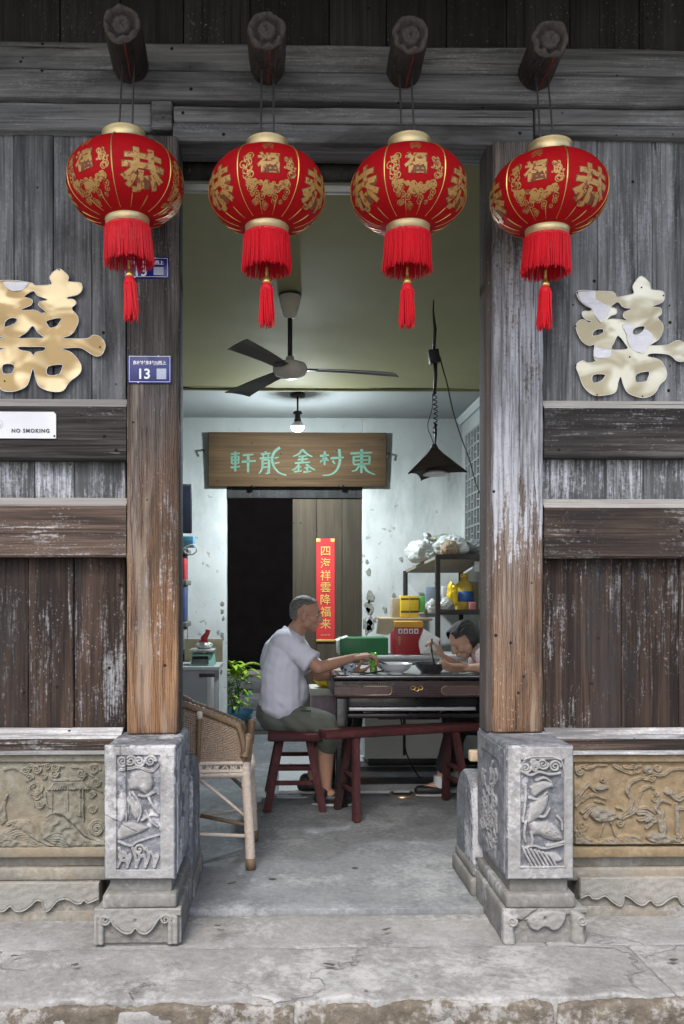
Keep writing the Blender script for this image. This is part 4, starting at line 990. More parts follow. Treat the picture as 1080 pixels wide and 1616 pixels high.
for i, (a, b, lab) in enumerate(LPX):
    nx, nz = fx(a, -.3), fz(b, -.3, a)
    o = LAN[i]
    o['label'] = lab
    o.location = (nx, -.3, nz+LH+.03)
    o.rotation_euler = (R((1.2, -.8, .6, 1.0)[i]), R((-2.0, .3, .8, 2.2)[i]), R((-33, 2, -2, -30)[i]))
    o.scale = (1, 1, (1, .985, 1, .985)[i])
    o['_log'] = i
    zt = nz+LH+.025
    lt, lp, lq = logroots[i]
    # two rods up to the log
    for s_ in (-1, 1):
        w = tubeo('hanging_rod', MT['wire'], None, [(nx+s_*.026, -.3, zt), (nx+s_*.024, -.26, zt+.10), (nx+s_*.022+.5*(lq.x-nx)*.1, -.20, max(zt+.16, lp.z-.05))], .0036, 6)
        w.parent = o; w.matrix_parent_inverse = (Matrix.Translation(o.location) @ o.rotation_euler.to_matrix().to_4x4() @ Matrix.Diagonal((*o.scale, 1))).inverted()
    del o['_log']

# ================================================================== DOUBLE HAPPINESS PLAQUES
def plaque(lab, o_px, outline, holes, patches, nails, sheet='brass'):
    k = 6.0; Y = .016
    c = P(o_px[0]+80, o_px[1]+100, Y); t = thing('happiness_plaque', tuple(c), lab, 'plaque', None)
    sx = fx(o_px[0]+1+100, Y)-fx(o_px[0]+100, Y)
    def place(u, v, d): return (c.x+(u/k-80)*sx, Y-d-.003, c.z-(v/k-100)*sx)
    ol = [spline(outline, 3, True)]+[spline(h, 3, True) for h in holes]
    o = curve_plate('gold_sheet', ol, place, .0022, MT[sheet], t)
    for p in ol:
        m = MB(); m.tube([place(u, v, .0012) for u, v in p], .0014, 5, False, None, True); m.build('cut_edge', MT['cut_edge'], t)
    for p in patches: curve_plate('peeled_patch', [spline(p, 3, True)], lambda u, v, d: place(u, v, d+.0028+.0015*math.sin(u*.05)), .0012, MT['foil_back'], t)
    for u, v in nails:
        q = place(u, v, .003); MB().ell(q, (.0032, .003, .0032), (0, 0, 0), 8, 6).build('nail', MT['nail'], t)
    return t, place
rt = [(670, 40), (605, 105), (588, 150), (598, 205), (520, 225), (440, 240), (400, 190), (240, 185), (100, 178), (58, 205), (85, 270), (150, 325), (205, 350), (185, 375), (120, 375), (112, 415), (150, 455), (205, 468), (170, 480), (120, 452), (70, 475), (52, 520), (75, 600), (120, 665), (180, 697), (224, 685), (226, 720), (222, 800), (235, 845), (160, 858), (115, 838), (55, 880), (85, 980), (120, 1070), (185, 1140), (260, 1165), (400, 1145), (440, 1100), (452, 1030), (478, 985), (500, 1060), (550, 1140), (680, 1182), (785, 1150), (845, 1060), (895, 1010), (912, 950), (880, 870), (830, 820), (735, 797), (745, 770), (830, 765), (940, 780), (1000, 830), (1060, 842), (1105, 810), (1115, 740), (1070, 662), (1010, 643), (950, 672), (900, 688), (755, 690), (828, 640), (872, 560), (872, 490), (825, 430), (860, 395), (852, 340), (780, 325), (868, 285), (892, 230), (868, 180), (765, 165), (748, 105)]
rh = [[(448, 285), (500, 335), (575, 350), (508, 382), (504, 430), (545, 462), (480, 452), (400, 445), (350, 452), (380, 418), (435, 395), (432, 350), (385, 332)],
      [(210, 605), (215, 570), (250, 545), (305, 540), (308, 575), (260, 600)], [(600, 590), (585, 560), (622, 522), (700, 510), (690, 550), (640, 588)],
      [(215, 970), (325, 965), (310, 1010), (260, 1040), (210, 1040)], [(625, 960), (740, 935), (735, 990), (710, 1030), (620, 1035)],
      [(452, 600), (525, 685), (540, 722), (470, 735), (385, 728), (412, 668)]]
rp = [[(485, 500), (560, 490), (600, 505), (588, 575), (620, 605), (700, 545), (745, 560), (780, 610), (750, 690), (700, 760), (630, 755), (565, 710), (535, 640), (530, 590)],
      [(72, 205), (150, 190), (232, 186), (242, 262), (310, 300), (372, 335), (365, 400), (320, 440), (285, 482), (225, 400), (195, 350), (110, 290)], [(228, 715), (300, 725), (380, 735), (370, 800), (300, 812), (226, 800)]]
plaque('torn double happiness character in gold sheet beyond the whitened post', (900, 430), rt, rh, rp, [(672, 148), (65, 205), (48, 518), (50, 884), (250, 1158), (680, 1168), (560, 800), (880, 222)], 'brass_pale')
lr = [(315, 195), (345, 215), (480, 206), (490, 178), (474, 140), (500, 92), (565, 55), (620, 90), (655, 130), (650, 172), (700, 180), (770, 190), (782, 250), (740, 300), (650, 322), (642, 340), (700, 345), (726, 385), (682, 432), (735, 500), (746, 560), (705, 650), (660, 690), (588, 715), (700, 720), (835, 715), (880, 685), (940, 693), (990, 740), (1000, 800), (970, 868), (920, 885), (870, 865), (800, 820), (740, 803), (580, 815), (660, 840), (720, 890), (768, 960), (772, 1020), (740, 1070), (660, 1130), (600, 1215), (490, 1222), (400, 1190), (360, 1150), (338, 1080), (318, 1000)]
ll = [(630-u, v) for u, v in lr[::-1] if 20 < 630-u < 9999 or True][1:-1]
ll = [p for p in ll if not (p[1] < 320 and p[0] < 300)]
ll += [(-60, 325), (-150, 300), (-140, 200), (-30, 178), (60, 168), (180, 172), (290, 190)]
lh = [[(320, 268), (358, 310), (455, 350), (382, 370), (372, 405), (438, 466), (395, 478), (330, 450), (200, 450), (298, 402), (308, 350), (235, 322)],
      [(447, 550), (580, 522), (560, 580), (530, 608), (480, 618), (455, 590)], [(47, 600), (60, 555), (110, 525), (165, 533), (150, 575), (70, 612)],
      [(315, 600), (360, 660), (418, 712), (300, 716), (182, 716), (258, 660)], [(182, 800), (300, 798), (430, 800), (418, 838), (350, 848), (322, 880), (288, 848), (195, 830)],
      [(460, 985), (585, 965), (592, 1000), (560, 1060), (455, 1065)], [(35, 970), (135, 970), (120, 1050), (35, 1050)]]
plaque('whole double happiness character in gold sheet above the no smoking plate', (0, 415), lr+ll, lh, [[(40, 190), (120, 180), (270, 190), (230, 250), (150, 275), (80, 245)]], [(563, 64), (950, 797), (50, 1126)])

# ================================================================== NUMBER PLATES, NO SMOKING PLATE
def number_plate(lab, x0, x1, y0, y1):
    Y = -.040; a, b = fx(x0, Y), fx(x1, Y); zt, zb = fz(y0, Y, x0), fz(y1, Y, x0); w, h = b-a, zt-zb
    t = thing('number_plate', ((a+b)/2, Y, (zt+zb)/2), lab, 'number plate', 'blue house number plates')
    MB().box(a, b, Y-.002, Y+.004, zb, zt, .0015).build('plate', MT['plate_blue'], t)
    m = MB(); e = .004; i = .0055
    for (p, q, r, s) in ((a+i, b-i, zt-i-.0016, zt-i), (a+i, b-i, zb+i, zb+i+.0016), (a+i, a+i+.0016, zb+i+.0016, zt-i-.0016), (b-i-.0016, b-i, zb+i+.0016, zt-i-.0016)):
        m.box(p, q, Y-.0026, Y-.0018, r, s, .0001)
    m.build('border_line', MT['plate_white'], t)
    m = MB(); flat_text(m, '东村村东村(3)西上', .0168*w/.175, ((a+b)/2, Y-.0026, zt-h*.285), .0004, .0004, .96); m.build('street_name', MT['plate_white'], t)
    m = MB(); flat_text(m, '13', .056*w/.175, (a+w*.385, Y-.0026, zb+h*.335), .0012, .0004, 1.0); m.build('house_number', MT['plate_white'], t)
    MB().box(b-w*.34, b-w*.12, Y-.0026, Y-.0019, zb+h*.15, zb+h*.52, .0002).build('pale_square', MT['qr_grey'], t)
    for u in (a+w*.24, a+w*.70):
        MB().ell((u, Y-.002, zb+.004 if u < a+w*.5 else zt-.005), (.004, .0016, .0025), (0, 0, 0), 8, 6).build('chip', MT['plate_white'], t)
number_plate('blue house number plate half hidden behind the red tassel', 196, 267, 405, 439)
number_plate('blue house number plate fully in view lower on the brown post', 202, 271, 560, 605)
Y = -.036; a, b = fx(-92, Y), fx(89, Y); zt, zb = fz(650, Y, 40), fz(692, Y, 40)
t = thing('no_smoking_plate', ((a+b)/2, Y, (zt+zb)/2), 'silver plate reading NO SMOKING on the dark rail', 'sign')
c = .012
o = MB().poly([(a, zb), (b, zb), (b, zt-c*.8), (b-c*.8, zt), (a, zt)], Y-.003, Y+.004).build('plate', MT['alu'], t)
m = MB(); flat_text(m, 'NO SMOKING', .0205, (fx(49, Y), Y-.0045, fz(680, Y, 40)), .0006, .0006, 1.22); m.build('lettering', MT['ink'], t)
m = MB(); cx, cz = fx(-2, Y), fz(670, Y, 0)
m.add([(cx+r*math.cos(2*math.pi*i/28), Y-.0034, cz+r*math.sin(2*math.pi*i/28)) for r in (.019, .0165) for i in range(28)], [(i, (i+1) % 28, 28+(i+1) % 28, 28+i) for i in range(28)])
m.box(-.016, .016, 0, .0006, -.0013, .0013, .0002, M=Matrix.Translation((cx, Y-.004, cz)) @ Matrix.Rotation(R(42), 4, 'Y'))
m.box(-.012, .010, 0, .0005, -.002, .002, .0002, M=Matrix.Translation((cx, Y-.0041, cz)))
m.build('emblem', plain('grey emblem', (.35, .36, .38), .5), t)
for q in ((88, 691), (-88, 691)): MB().ell(tuple(P(q[0]-2, q[1]-3, Y-.004)), (.004, .002, .004), (0, 0, 0), 10, 6).build('screw', MT['nail'], t)
# loose nails and small iron bits in the timber
for i, (px, py, yy) in enumerate(((433, 107, -.035), (300, 105, -.036), (974, 119, -.03), (977, 199, -.011), (973, 213, -.011), (1062, 212, -.011), (258, 185, -.031), (36, 91, -.029), (183, 606, .026), (915, 662, -.033), (1057, 482, .026), (1058, 577, .026), (905, 481, .026), (128, 655, -.033))):
    MB().ell(tuple(P(px, py, yy)), (.0035, .003, .0035), (0, 0, 0), 8, 6).build('nail', MT['nail'], fr if 200 < px < 300 else hb if py < 215 else (tw if px < 200 else tw2))
# ================================================================== INSIDE THE ROOM
RED = wood('dark red lacquer', 'Z', [(.3, (.03, .010, .011)), (.5, (.066, .020, .022)), (.75, (.12, .045, .046))], pale=(.24, .14, .13), amt=.35, bump=.2, specks=.05)
REDX = wood('dark red lacquer seat', 'X', [(.3, (.03, .009, .010)), (.5, (.072, .018, .020)), (.75, (.13, .04, .041))], pale=(.24, .14, .13), amt=.3, bump=.2, specks=.05)
# ---- pole and pale rail high inside the doorway
a, b = fx(286, .19), fx(655, .19)
tag(tubeo('tie_pole', MT['dark_wood'], None, [(a-.03, .195, fz(273, .195)), ((a+b)/2, .195, fz(274, .195)), (b, .195, fz(273, .195))], .038, 14), 'thick dark pole slung across the top of the doorway', 'pole')
tag(box('pale_rail', plain('grey plastic rail', (.24, .24, .22), .5), None, a-.03, b-.03, .17, .20, fz(303, .17), fz(292, .17), .004), 'thin pale grey rail just below the dark pole', 'rail')
# ---- ceiling fan
hx, hyy = fx(458, 1.4), 1.4; hz = fz(583, 1.4, 458)
FW = plain('dusty cream enamel', (.46, .44, .37), .5, var=.2); FB = plain('dusty grey fan blades', (.045, .043, .04), .55, .1, var=.35, sc=9)
t = thing('ceiling_fan', (hx, hyy, cl(1.4)), 'three bladed ceiling fan with a cream hub', 'ceiling fan')
ct = cl(1.4)-.004
MB().lathe([(.001, .0), (.062, .0), (.064, -.006), (.052, -.07), (.036, -.12), (.018, -.13), (.001, -.131)], (hx, hyy, ct), 28).build('canopy', FW, t)
MB().lathe([(.066, .004), (.067, -.004), (.060, -.008)], (hx, hyy, ct), 28).build('canopy_rim', MT['black'], t)
tubeo('rod', MT['black'], t, [(hx, hyy, ct-.12), (hx, hyy, hz+.06)], .0135, 12)
MB().lathe([(.001, .075), (.022, .072), (.026, .05), (.055, .042), (.088, .030), (.098, .012), (.098, -.010), (.086, -.030), (.05, -.045), (.045, -.050), (.001, -.052)], (hx, hyy, hz), 32).build('motor', FW, t)
for k, an in enumerate((2, 122, 243)):
    A = Matrix.Translation((hx, hyy, hz)) @ Matrix.Rotation(R(an), 4, 'Z') @ Matrix.Rotation(R(7), 4, 'X')
    n = 10; vs = []; fs = []
    for i in range(n+1):
        s_ = i/n; x = .10+s_*.51; w = .040+.034*s_; d = -.02*s_*s_
        for yy, zz in ((-w, .0), (-w*.4, .004), (w*.4, .004), (w, 0.0)): vs.append((x+(.03*(yy/w) if i == n else 0), yy, zz+d))
        for yy, zz in ((w, -.004), (w*.4, .001), (-w*.4, .001), (-w, -.004)): vs.append((x+(.03*(yy/w) if i == n else 0), yy, zz+d))
    for i in range(n):
        for j in range(8): fs.append((i*8+j, i*8+(j+1) % 8, (i+1)*8+(j+1) % 8, (i+1)*8+j))
    fs += [tuple(range(8))[::-1], tuple(n*8+j for j in range(8))]
    MB().add(vs, fs, False, A).box(.06, .16, -.02, .02, -.006, .004, .003, M=A).build('blade', FB, t)
# ---- bare bulb
bx, by = fx(470, 3.1), 3.1; bz = fz(674, 3.1, 470)
t = thing('bulb_lamp', (bx, by, 2.835), 'bare white bulb shining in front of the wooden name board', 'lamp')
MB().lathe([(.001, 0), (.058, 0), (.058, -.022), (.05, -.028), (.001, -.028)], (bx, by, 2.834), 24).build('mount', MT['black'], t)
tubeo('stem', MT['black'], t, [(bx, by, 2.81), (bx, by, bz+.10)], .007, 8)
MB().lathe([(.001, .125), (.030, .12), (.038, .105), (.02, .10), (.022, .07), (.028, .05), (.024, .035), (.001, .034)], (bx, by, bz), 20).build('socket', MT['black'], t)
EM = Mat('lit bulb'); EM.b.inputs['Emission Color'].default_value = (.86, .95, 1, 1); EM.b.inputs['Emission Strength'].default_value = 950
EM.b.inputs['Base Color'].default_value = (.8, .8, .8, 1)
MB().lathe([(.001, -.036), (.02, -.033), (.036, -.026), (.047, -.010), (.050, .002)], (bx, by, bz), 28).build('bulb', EM.m, t)
MB().lathe([(.0505, .001), (.048, .012), (.036, .030), (.026, .040), (.001, .041)], (bx, by, bz), 28).build('bulb_collar', plain('white bulb collar', (.6, .62, .62), .5), t)
# ---- name board over the back door
sb = wood('varnished board', 'X', [(.25, (.024, .014, .007)), (.5, (.055, .033, .015)), (.75, (.095, .06, .026))], pale=(.3, .22, .12), amt=.05, bump=.1, fine=.7, smoke=.3, specks=0.)
Y = 3.955; a, b = fx(329, Y), fx(610, Y); zt, zb = fz(683, Y, 470), fz(768, Y, 470)
t = thing('name_board', ((a+b)/2, 3.95, (zt+zb)/2), 'brown wooden name board with green brushed characters above the back door', 'sign')
tilt = Matrix.Translation((0, Y, zb)) @ Matrix.Rotation(R(3), 4, 'X')
MB().box(a, b, .0, .035, 0, zt-zb, .006, .1, .001, M=tilt).build('board', sb, t)
GR = plain('dull green paint', (.07, .165, .115), .7, var=.3, sc=60)
def stroke_char(name, strokes, u0, v0, k):
    m = MB()
    for pts, w0, w1 in strokes:
        q = spline(pts, 6) if len(pts) > 2 else [tuple(np.array(pts[0])+(np.array(pts[1])-np.array(pts[0]))*i/6) for i in range(7)]
        L = []; Rr = []; n = len(q)
        for i, p in enumerate(q):
            a_ = np.array(q[max(0, i-1)]); b_ = np.array(q[min(n-1, i+1)]); d = b_-a_; d = d/(np.hypot(*d) or 1); nn = np.array([-d[1], d[0]])
            w = 1.3*(w0+(w1-w0)*i/(n-1))*(.8+.2*math.sin(math.pi*min(1, i/(n-1)*1.2+.1)))
            L.append(np.array(p)+nn*w/2); Rr.append(np.array(p)-nn*w/2)
        f = lambda z_: (fx(310+z_[0]/3.375, Y)-0., -.0022, fz(660+z_[1]/3.375, Y, 470)-zb)
        vs = [f(p) for p in L]+[f(p) for p in Rr]
        m.add(vs, [(i, i+1, n+i+1, n+i) for i in range(n-1)], False, tilt)
    m.build(name, GR, t)
hl = lambda y, x0, x1, w=9: ([(x0, y+2), (x1, y-3)], w, w*.8)
vl = lambda x, y0, y1, w=9: ([(x, y0), (x-1, y1)], w, w*.9)
# 軒
stroke_char('character', [hl(192, 185, 232), vl(190, 205, 245), vl(226, 205, 245), hl(207, 190, 226, 7), hl(226, 190, 226, 7), hl(243, 190, 226, 7), hl(262, 183, 234), vl(209, 180, 285, 11), hl(198, 248, 305), hl(232, 242, 318, 10), vl(277, 196, 290, 12)], 0, 0, 1)
# 龍
stroke_char('character', [hl(192, 345, 395), vl(370, 178, 192, 8), vl(358, 195, 212, 7), vl(384, 195, 212, 7), hl(214, 338, 400), ([(352, 224), (352, 265), (334, 298)], 11, 6), vl(388, 222, 296, 11), hl(224, 352, 388, 7), hl(242, 352, 388, 7), hl(262, 352, 388, 7), ([(384, 270), (380, 296), (368, 292)], 8, 4),
    ([(446, 158), (418, 180), (404, 215), (412, 255), (440, 290), (480, 305)], 12, 7), hl(212, 416, 440, 7), hl(240, 416, 444, 7)], 0, 0, 1)
# 鑫 (written tightly, as 金 over two more)
stroke_char('character', [([(565, 168), (545, 192), (515, 205)], 9, 5), ([(565, 168), (590, 192), (618, 206)], 10, 6), hl(204, 545, 588, 8), hl(220, 540, 594, 8), vl(566, 200, 240, 9), hl(238, 525, 606, 8), ([(548, 246), (530, 268), (510, 278)], 8, 5), ([(585, 246), (606, 262), (632, 276)], 10, 6),
    hl(262, 528, 560, 7), vl(545, 252, 286, 8), hl(284, 520, 562, 8), hl(264, 578, 606, 7), vl(592, 252, 286, 8), hl(286, 570, 612, 8)], 0, 0, 1)
# 村
stroke_char('character', [hl(200, 658, 706, 10), vl(684, 178, 250, 11), ([(682, 205), (672, 225), (658, 236)], 9, 5), ([(688, 210), (704, 228)], 9, 7), hl(226, 660, 704, 7), hl(212, 715, 785, 10), ([(760, 165), (764, 230), (748, 275), (715, 300), (672, 304)], 13, 5), ([(726, 226), (738, 244)], 9, 7)], 0, 0, 1)
# 東
stroke_char('character', [hl(186, 820, 935, 10), vl(880, 165, 292, 13), vl(838, 202, 246, 10), vl(922, 202, 246, 10), hl(204, 838, 922, 8), hl(224, 838, 922, 7), hl(245, 838, 922, 8), ([(868, 252), (850, 276), (828, 282)], 9, 6), ([(890, 252), (912, 282), (952, 300)], 12, 6)], 0, 0, 1)
for px in (400, 539): MB().lathe([(.001, -.012), (.02, -.010), (.024, 0), (.02, .008), (.001, .01)], tuple(P(px, 767, 3.94)), 14).build('bracket', MT['black'], t)
for px, py in ((321, 714), (614, 720)):
    q = P(px, py, 3.96); tubeo('hook', MT['black'], t, [(q.x, 4.0, q.z+.03), (q.x, 3.93, q.z+.02), (q.x+(.03 if px < 400 else -.02), 3.92, q.z-.02)], .008, 6)
# ---- back door leaf and couplet
Y = 4.04; DW = wood('brown door leaf', 'Z', [(.25, (.036, .029, .02)), (.5, (.066, .053, .036)), (.75, (.10, .082, .056))], pale=(.2, .17, .12), amt=.1, bump=.12, smoke=.3, specks=0.)
t = thing('door_leaf', (fx(516, Y), Y, 0), 'brown wooden door leaf standing shut in half of the back doorway', 'door')
xs = [462, 500, 540, 571]; 
for a_, b_ in zip(xs[:-1], xs[1:]):
    MB().box(fx(a_, Y)+.001, fx(b_, Y)-.001, Y, Y+.035, .02, fz(787, Y, 516), .004, .1, .001).build('plank', DW, t)
box('top_rail', MT['dark_wood'], t, DL, DR, Y-.02, Y+.05, fz(787, Y)+.002, DT, .004)
Y = 4.033; a, b = fx(499.5, Y), fx(528.5, Y); zt, zb = fz(850, Y, 514), fz(1012, Y, 514); w = b-a
t = thing('couplet_banner', ((a+b)/2, Y, (zt+zb)/2), 'long red paper banner with gold characters on the back door', 'banner')
PAPER = plain('red paper', (.62, .03, .035), .6, var=.1); GI = plain('gold ink', (.78, .52, .14), .5, .2, var=.15)
n = 12; m = MB()
vs = []; fs = []
for i in range(n+1):
    for x_ in (a, b): vs.append((x_, Y-.001-.004*(1+math.sin(i*1.1))*.5, zb+(zt-zb)*i/n))
for i in range(n): fs.append((2*i, 2*i+1, 2*i+3, 2*i+2))
m.add(vs, fs).build('paper', PAPER, t)
for i, ch in enumerate('四海祥雲降福来'):
    m = MB(); flat_text(m, ch, w*.6, ((a+b)/2, Y-.0075, zt-(zt-zb)*(.10+.118*(i+.18))), .0004, .0004); m.build('gold_character', GI, t)
for x0, x1, z0, z1 in ((a, b, zb, zb+.018), (a, a+w*.22, zt-.03, zt), (b-w*.22, b, zt-.03, zt)): box('gold_corner', GI, t, x0, x1, Y-.0068, Y-.0055, z0, z1, .0003)
m = MB()
for i in range(7): m.box(a+w*(.25+.075*i), a+w*(.29+.075*i), Y-.0066, Y-.0058, zb+.052, zb+.060, .0002)
m.build('small_print', GI, t)
# ---- hanging pyramid shade with its coiled lead
ap = P(686, 706, 1.45); SH = plain('dark brown cloth shade', (.035, .026, .022), .75, var=.3, sc=20, bump=.2)
t = thing('pendant_lamp', tuple(P(686, 488, 1.45)), 'dark pyramid shade hanging on a coiled lead beside the whitened post', 'pendant lamp')
hb_ = .20; h_ = .148; c4 = []
for i in range(4):
    an = R(20+90*i); c4.append(Vector((ap.x+.022+hb_*math.cos(an)*.98, ap.y+hb_*math.sin(an), ap.z-h_+.02*math.cos(an)-.012*math.sin(an))))
vs = []; fs = []; N = 6
for i in range(4):
    p, q = c4[i], c4[(i+1) % 4]; o_ = len(vs)
    for r_ in range(N+1):
        for s_ in range(N+1):
            e_ = p.lerp(q, s_/N); e_ = e_+(ap-e_)*.10*math.sin(math.pi*s_/N)*(1)   # hem sags in
            top = Vector((ap.x+(e_.x-ap.x)*.10, ap.y+(e_.y-ap.y)*.10, ap.z))
            x_ = top.lerp(e_, r_/N); x_.z -= .010*math.sin(math.pi*r_/N); vs.append(x_)
    for r_ in range(N):
        for s_ in range(N): k_ = o_+r_*(N+1)+s_; fs.append((k_, k_+1, k_+N+2, k_+N+1))
MB().add(vs, fs).build('shade', SH, t)
MB().tube([ap+Vector((0, 0, -.01)), ap+Vector((0, 0, .018))], [.026, .012], 10).build('cap', MT['black'], t)
MB().lathe([(.001, -.03), (.045, -.035), (.075, -.05), (.078, -.058), (.001, -.062)], (ap.x+.01, ap.y, ap.z-h_+.045), 20).build('lamp_disc', plain('white lamp disc', (.62, .62, .64), .5), t)
for i in range(4): tubeo('edge_rib', MT['black'], t, [tuple(ap+(c4[i]-ap)*.1), tuple(c4[i])], .0045, 6)
pp = lambda x_, y_: P(x_, y_, 1.45)
topz = cl(1.45); top = pp(686, 488)
tubeo('stick', MT['black'], t, [(top.x-.005, 1.45, topz), tuple(pp(684, 490)), tuple(pp(687, 520)), tuple(pp(685, 552))], [.003, .005, .010, .009], 8)
MB().box(-.030, .030, -.025, .025, -.04, .04, .006, M=Matrix.Translation(pp(685, 563)) @ Matrix.Rotation(R(-8), 4, 'Y')).build('plug_block', MT['black'], t)
tubeo('stick', MT['black'], t, [tuple(pp(687, 572)), tuple(pp(688, 592)), tuple(pp(686, 622))], [.012, .010, .010], 8)
cs = []
for i in range(110):
    k_ = i/109; q = pp(686+1.5*math.sin(k_*3), 620+66*k_); an = k_*2*math.pi*9; cs.append((q.x+.011*math.cos(an), q.y+.011*math.sin(an), q.z))
tubeo('coiled_lead', MT['black_cable'], t, cs, .0032, 5)
tubeo('lead', MT['black_cable'], t, [tuple(pp(*p)) for p in spline([(683, 622), (682, 645), (675, 672), (681, 690), (686, 704)], 4)], .0028, 5)
tubeo('stick', MT['black'], t, [tuple(pp(687, 668)), tuple(pp(688, 684)), tuple(pp(687, 704))], [.007, .008, .003], 6)
pts = [P(694, 562, 1.46), P(700, 585, 1.5), P(706, 606, 1.6), P(715, 648, 1.8), P(728, 690, 2.1), P(741, 725, 2.5), P(752, 765, 2.8), P(766, 795, 3.0)]
tag(tubeo('slack_wire', MT['black_cable'], None, spline([tuple(p) for p in pts], 5), .0042, 5), 'thin black wire running from the hanging lead to the lattice window', 'cable')
pts = [P(286, 611, 2.85), P(330, 613, 2.85), P(480, 610, 2.85), P(560, 611, 2.85), P(640, 613, 2.85), P(770, 612, 2.85)]
tag(tubeo('ceiling_wire', MT['black_cable'], None, spline([tuple(p) for p in pts], 5), .004, 5), 'thin black wire along the edge between the two ceilings', 'cable')
# ---- bench and stool
def stool(name, lab, c, ang, L, Wd, H, th, legs, rungs, cat):
    t = thing(name, (c[0], c[1], 0), lab, cat)
    A = Matrix.Translation((c[0], c[1], 0)) @ Matrix.Rotation(R(ang), 4, 'Z')
    MB().box(-L/2, L/2, -Wd/2, Wd/2, H-th, H, .010, .05, .0015, M=A).build('seat', REDX, t)
    for sx in (-1, 1):
        feet = []
        for sy in (-1, 1):
            tp = Vector((sx*legs[0], sy*legs[1], H-th+.004)); bt = Vector((sx*legs[2], sy*legs[3], 0)); feet.append((tp, bt))
            d = bt-tp; m = MB(); q = [(-1, -1), (1, -1), (1, 1), (-1, 1)]; vs = []
            for k_ in range(7):
                p = tp+d*(k_/6)
                for u, v in q:
                    for w_ in ((u*.020, v*.023),): vs.append((p.x+w_[0]*(.9+.02*k_), p.y+w_[1], p.z))
            fs = [(k_*4+j, (k_+1)*4+j, (k_+1)*4+(j+1) % 4, k_*4+(j+1) % 4) for k_ in range(6) for j in range(4)]+[(0, 1, 2, 3), (27, 26, 25, 24)]
            bm = bmesh.new(); bv = [bm.verts.new(A @ Vector(v)) for v in vs]; [bm.faces.new([bv[i] for i in f]) for f in fs]
            bmesh.ops.recalc_face_normals(bm, faces=bm.faces[:])
            es = [e for e in bm.edges if len(e.link_faces) == 2 and e.calc_face_angle() > .7]
            bmesh.ops.bevel(bm, geom=es, offset=.006, segments=2, affect='EDGES')
            me = bpy.data.meshes.new('leg'); bm.to_mesh(me); bm.free(); link('leg', me, RED, t)
        for z_ in rungs:
            k_ = (H-z_)/H; p = feet[0][0].lerp(feet[0][1], k_); q_ = feet[1][0].lerp(feet[1][1], k_)
            MB().box(-.010, .010, 0, 1, -.013, .013, .003, M=A @ Matrix.Translation(p) @ Matrix.Diagonal((1, q_.y-p.y, 1, 1))).build('rung', RED, t)
    return t
stool('bench', 'long narrow red bench standing in front of the table', (.735, 1.55), 17, 1.02, .135, .50, .045, (.32, .045, .36, .15), (.26, .17), 'bench')
stool('stool', 'short red wooden stool under the seated man', (.095, 1.80), 90, .55, .32, .455, .042, (.20, .085, .27, .165), (.27, .18), 'stool')
# ---- rattan armchair
CANE = plain('pale cane wrap', (.42, .355, .30), .7, var=.3, sc=70, bump=.4); CANED = plain('brown rattan pole', (.13, .085, .048), .6, var=.35, sc=35, bump=.3); WEAVE = plain('woven cane', (.27, .205, .15), .75, var=.4, sc=90, bump=.4)
Yc = .50; fl_ = P(396, 1371, Yc); X1 = fl_.x; X0 = X1-.52; Ym = Yc+.23
t = thing('rattan_chair', ((X0+X1)/2, Ym, 0), 'old rattan armchair with a woven back beside the brown post', 'chair')
def wrapped(name, pts, r, mat=CANE):
    q = spline(pts, 18) if len(pts) > 2 else [tuple(np.array(pts[0])+(np.array(pts[1])-np.array(pts[0]))*i/44) for i in range(45)]
    return MB().tube(q, [r*(1+.05*((i % 2) or -1)+.06*noise.noise(Vector((i*.4, r*90, 1)))) for i in range(len(q))], 12).build(name, mat, t)
zs = fz(1222, Yc, 350)
for sy, yy in ((0, Yc), (1, Yc+.46)):
    wrapped('leg', [(X1, yy, 0), (X1-.008, yy, .2), (X1-.022, yy, zs-.02), (X1-.022, yy, zs+.06)], .023)
    MB().tube([(X1, yy, 0), (X1-.002, yy, .055)], .0245, 12).build('leg_end', CANED, t)
    wrapped('leg', [(X0, yy, 0), (X0+.01, yy, .2), (X0+.02, yy, zs+.25)], .021)
for pts in ([(X0+.02, Yc, zs), (X1-.02, Yc, zs+.004)], [(X0+.02, Yc+.46, zs), (X1-.02, Yc+.46, zs)], [(X1-.02, Yc, zs), (X1-.005, Ym, zs-.004), (X1-.02, Yc+.46, zs)], [(X0+.02, Yc, zs), (X0+.02, Yc+.46, zs)]): wrapped('seat_rail', pts, .021)
for a_, b_, r_ in (((X0+.01, Yc, .17), (X1-.01, Yc, .155), .009), ((X0+.01, Yc+.46, .17), (X1-.01, Yc+.02, .20), .010), ((X0+.02, Yc+.01, .22), (X1-.01, Yc+.46, .16), .009), ((X0+.28, Yc, zs-.02), (X1-.012, Yc, .235), .008), ((X0+.30, Yc+.46, zs-.02), (X1-.012, Yc+.46, .235), .010)):
    tubeo('brace', CANED if r_ > .009 else CANE, t, [a_, tuple((Vector(a_)+Vector(b_))/2+Vector((0, 0, .004))), b_], r_, 8)
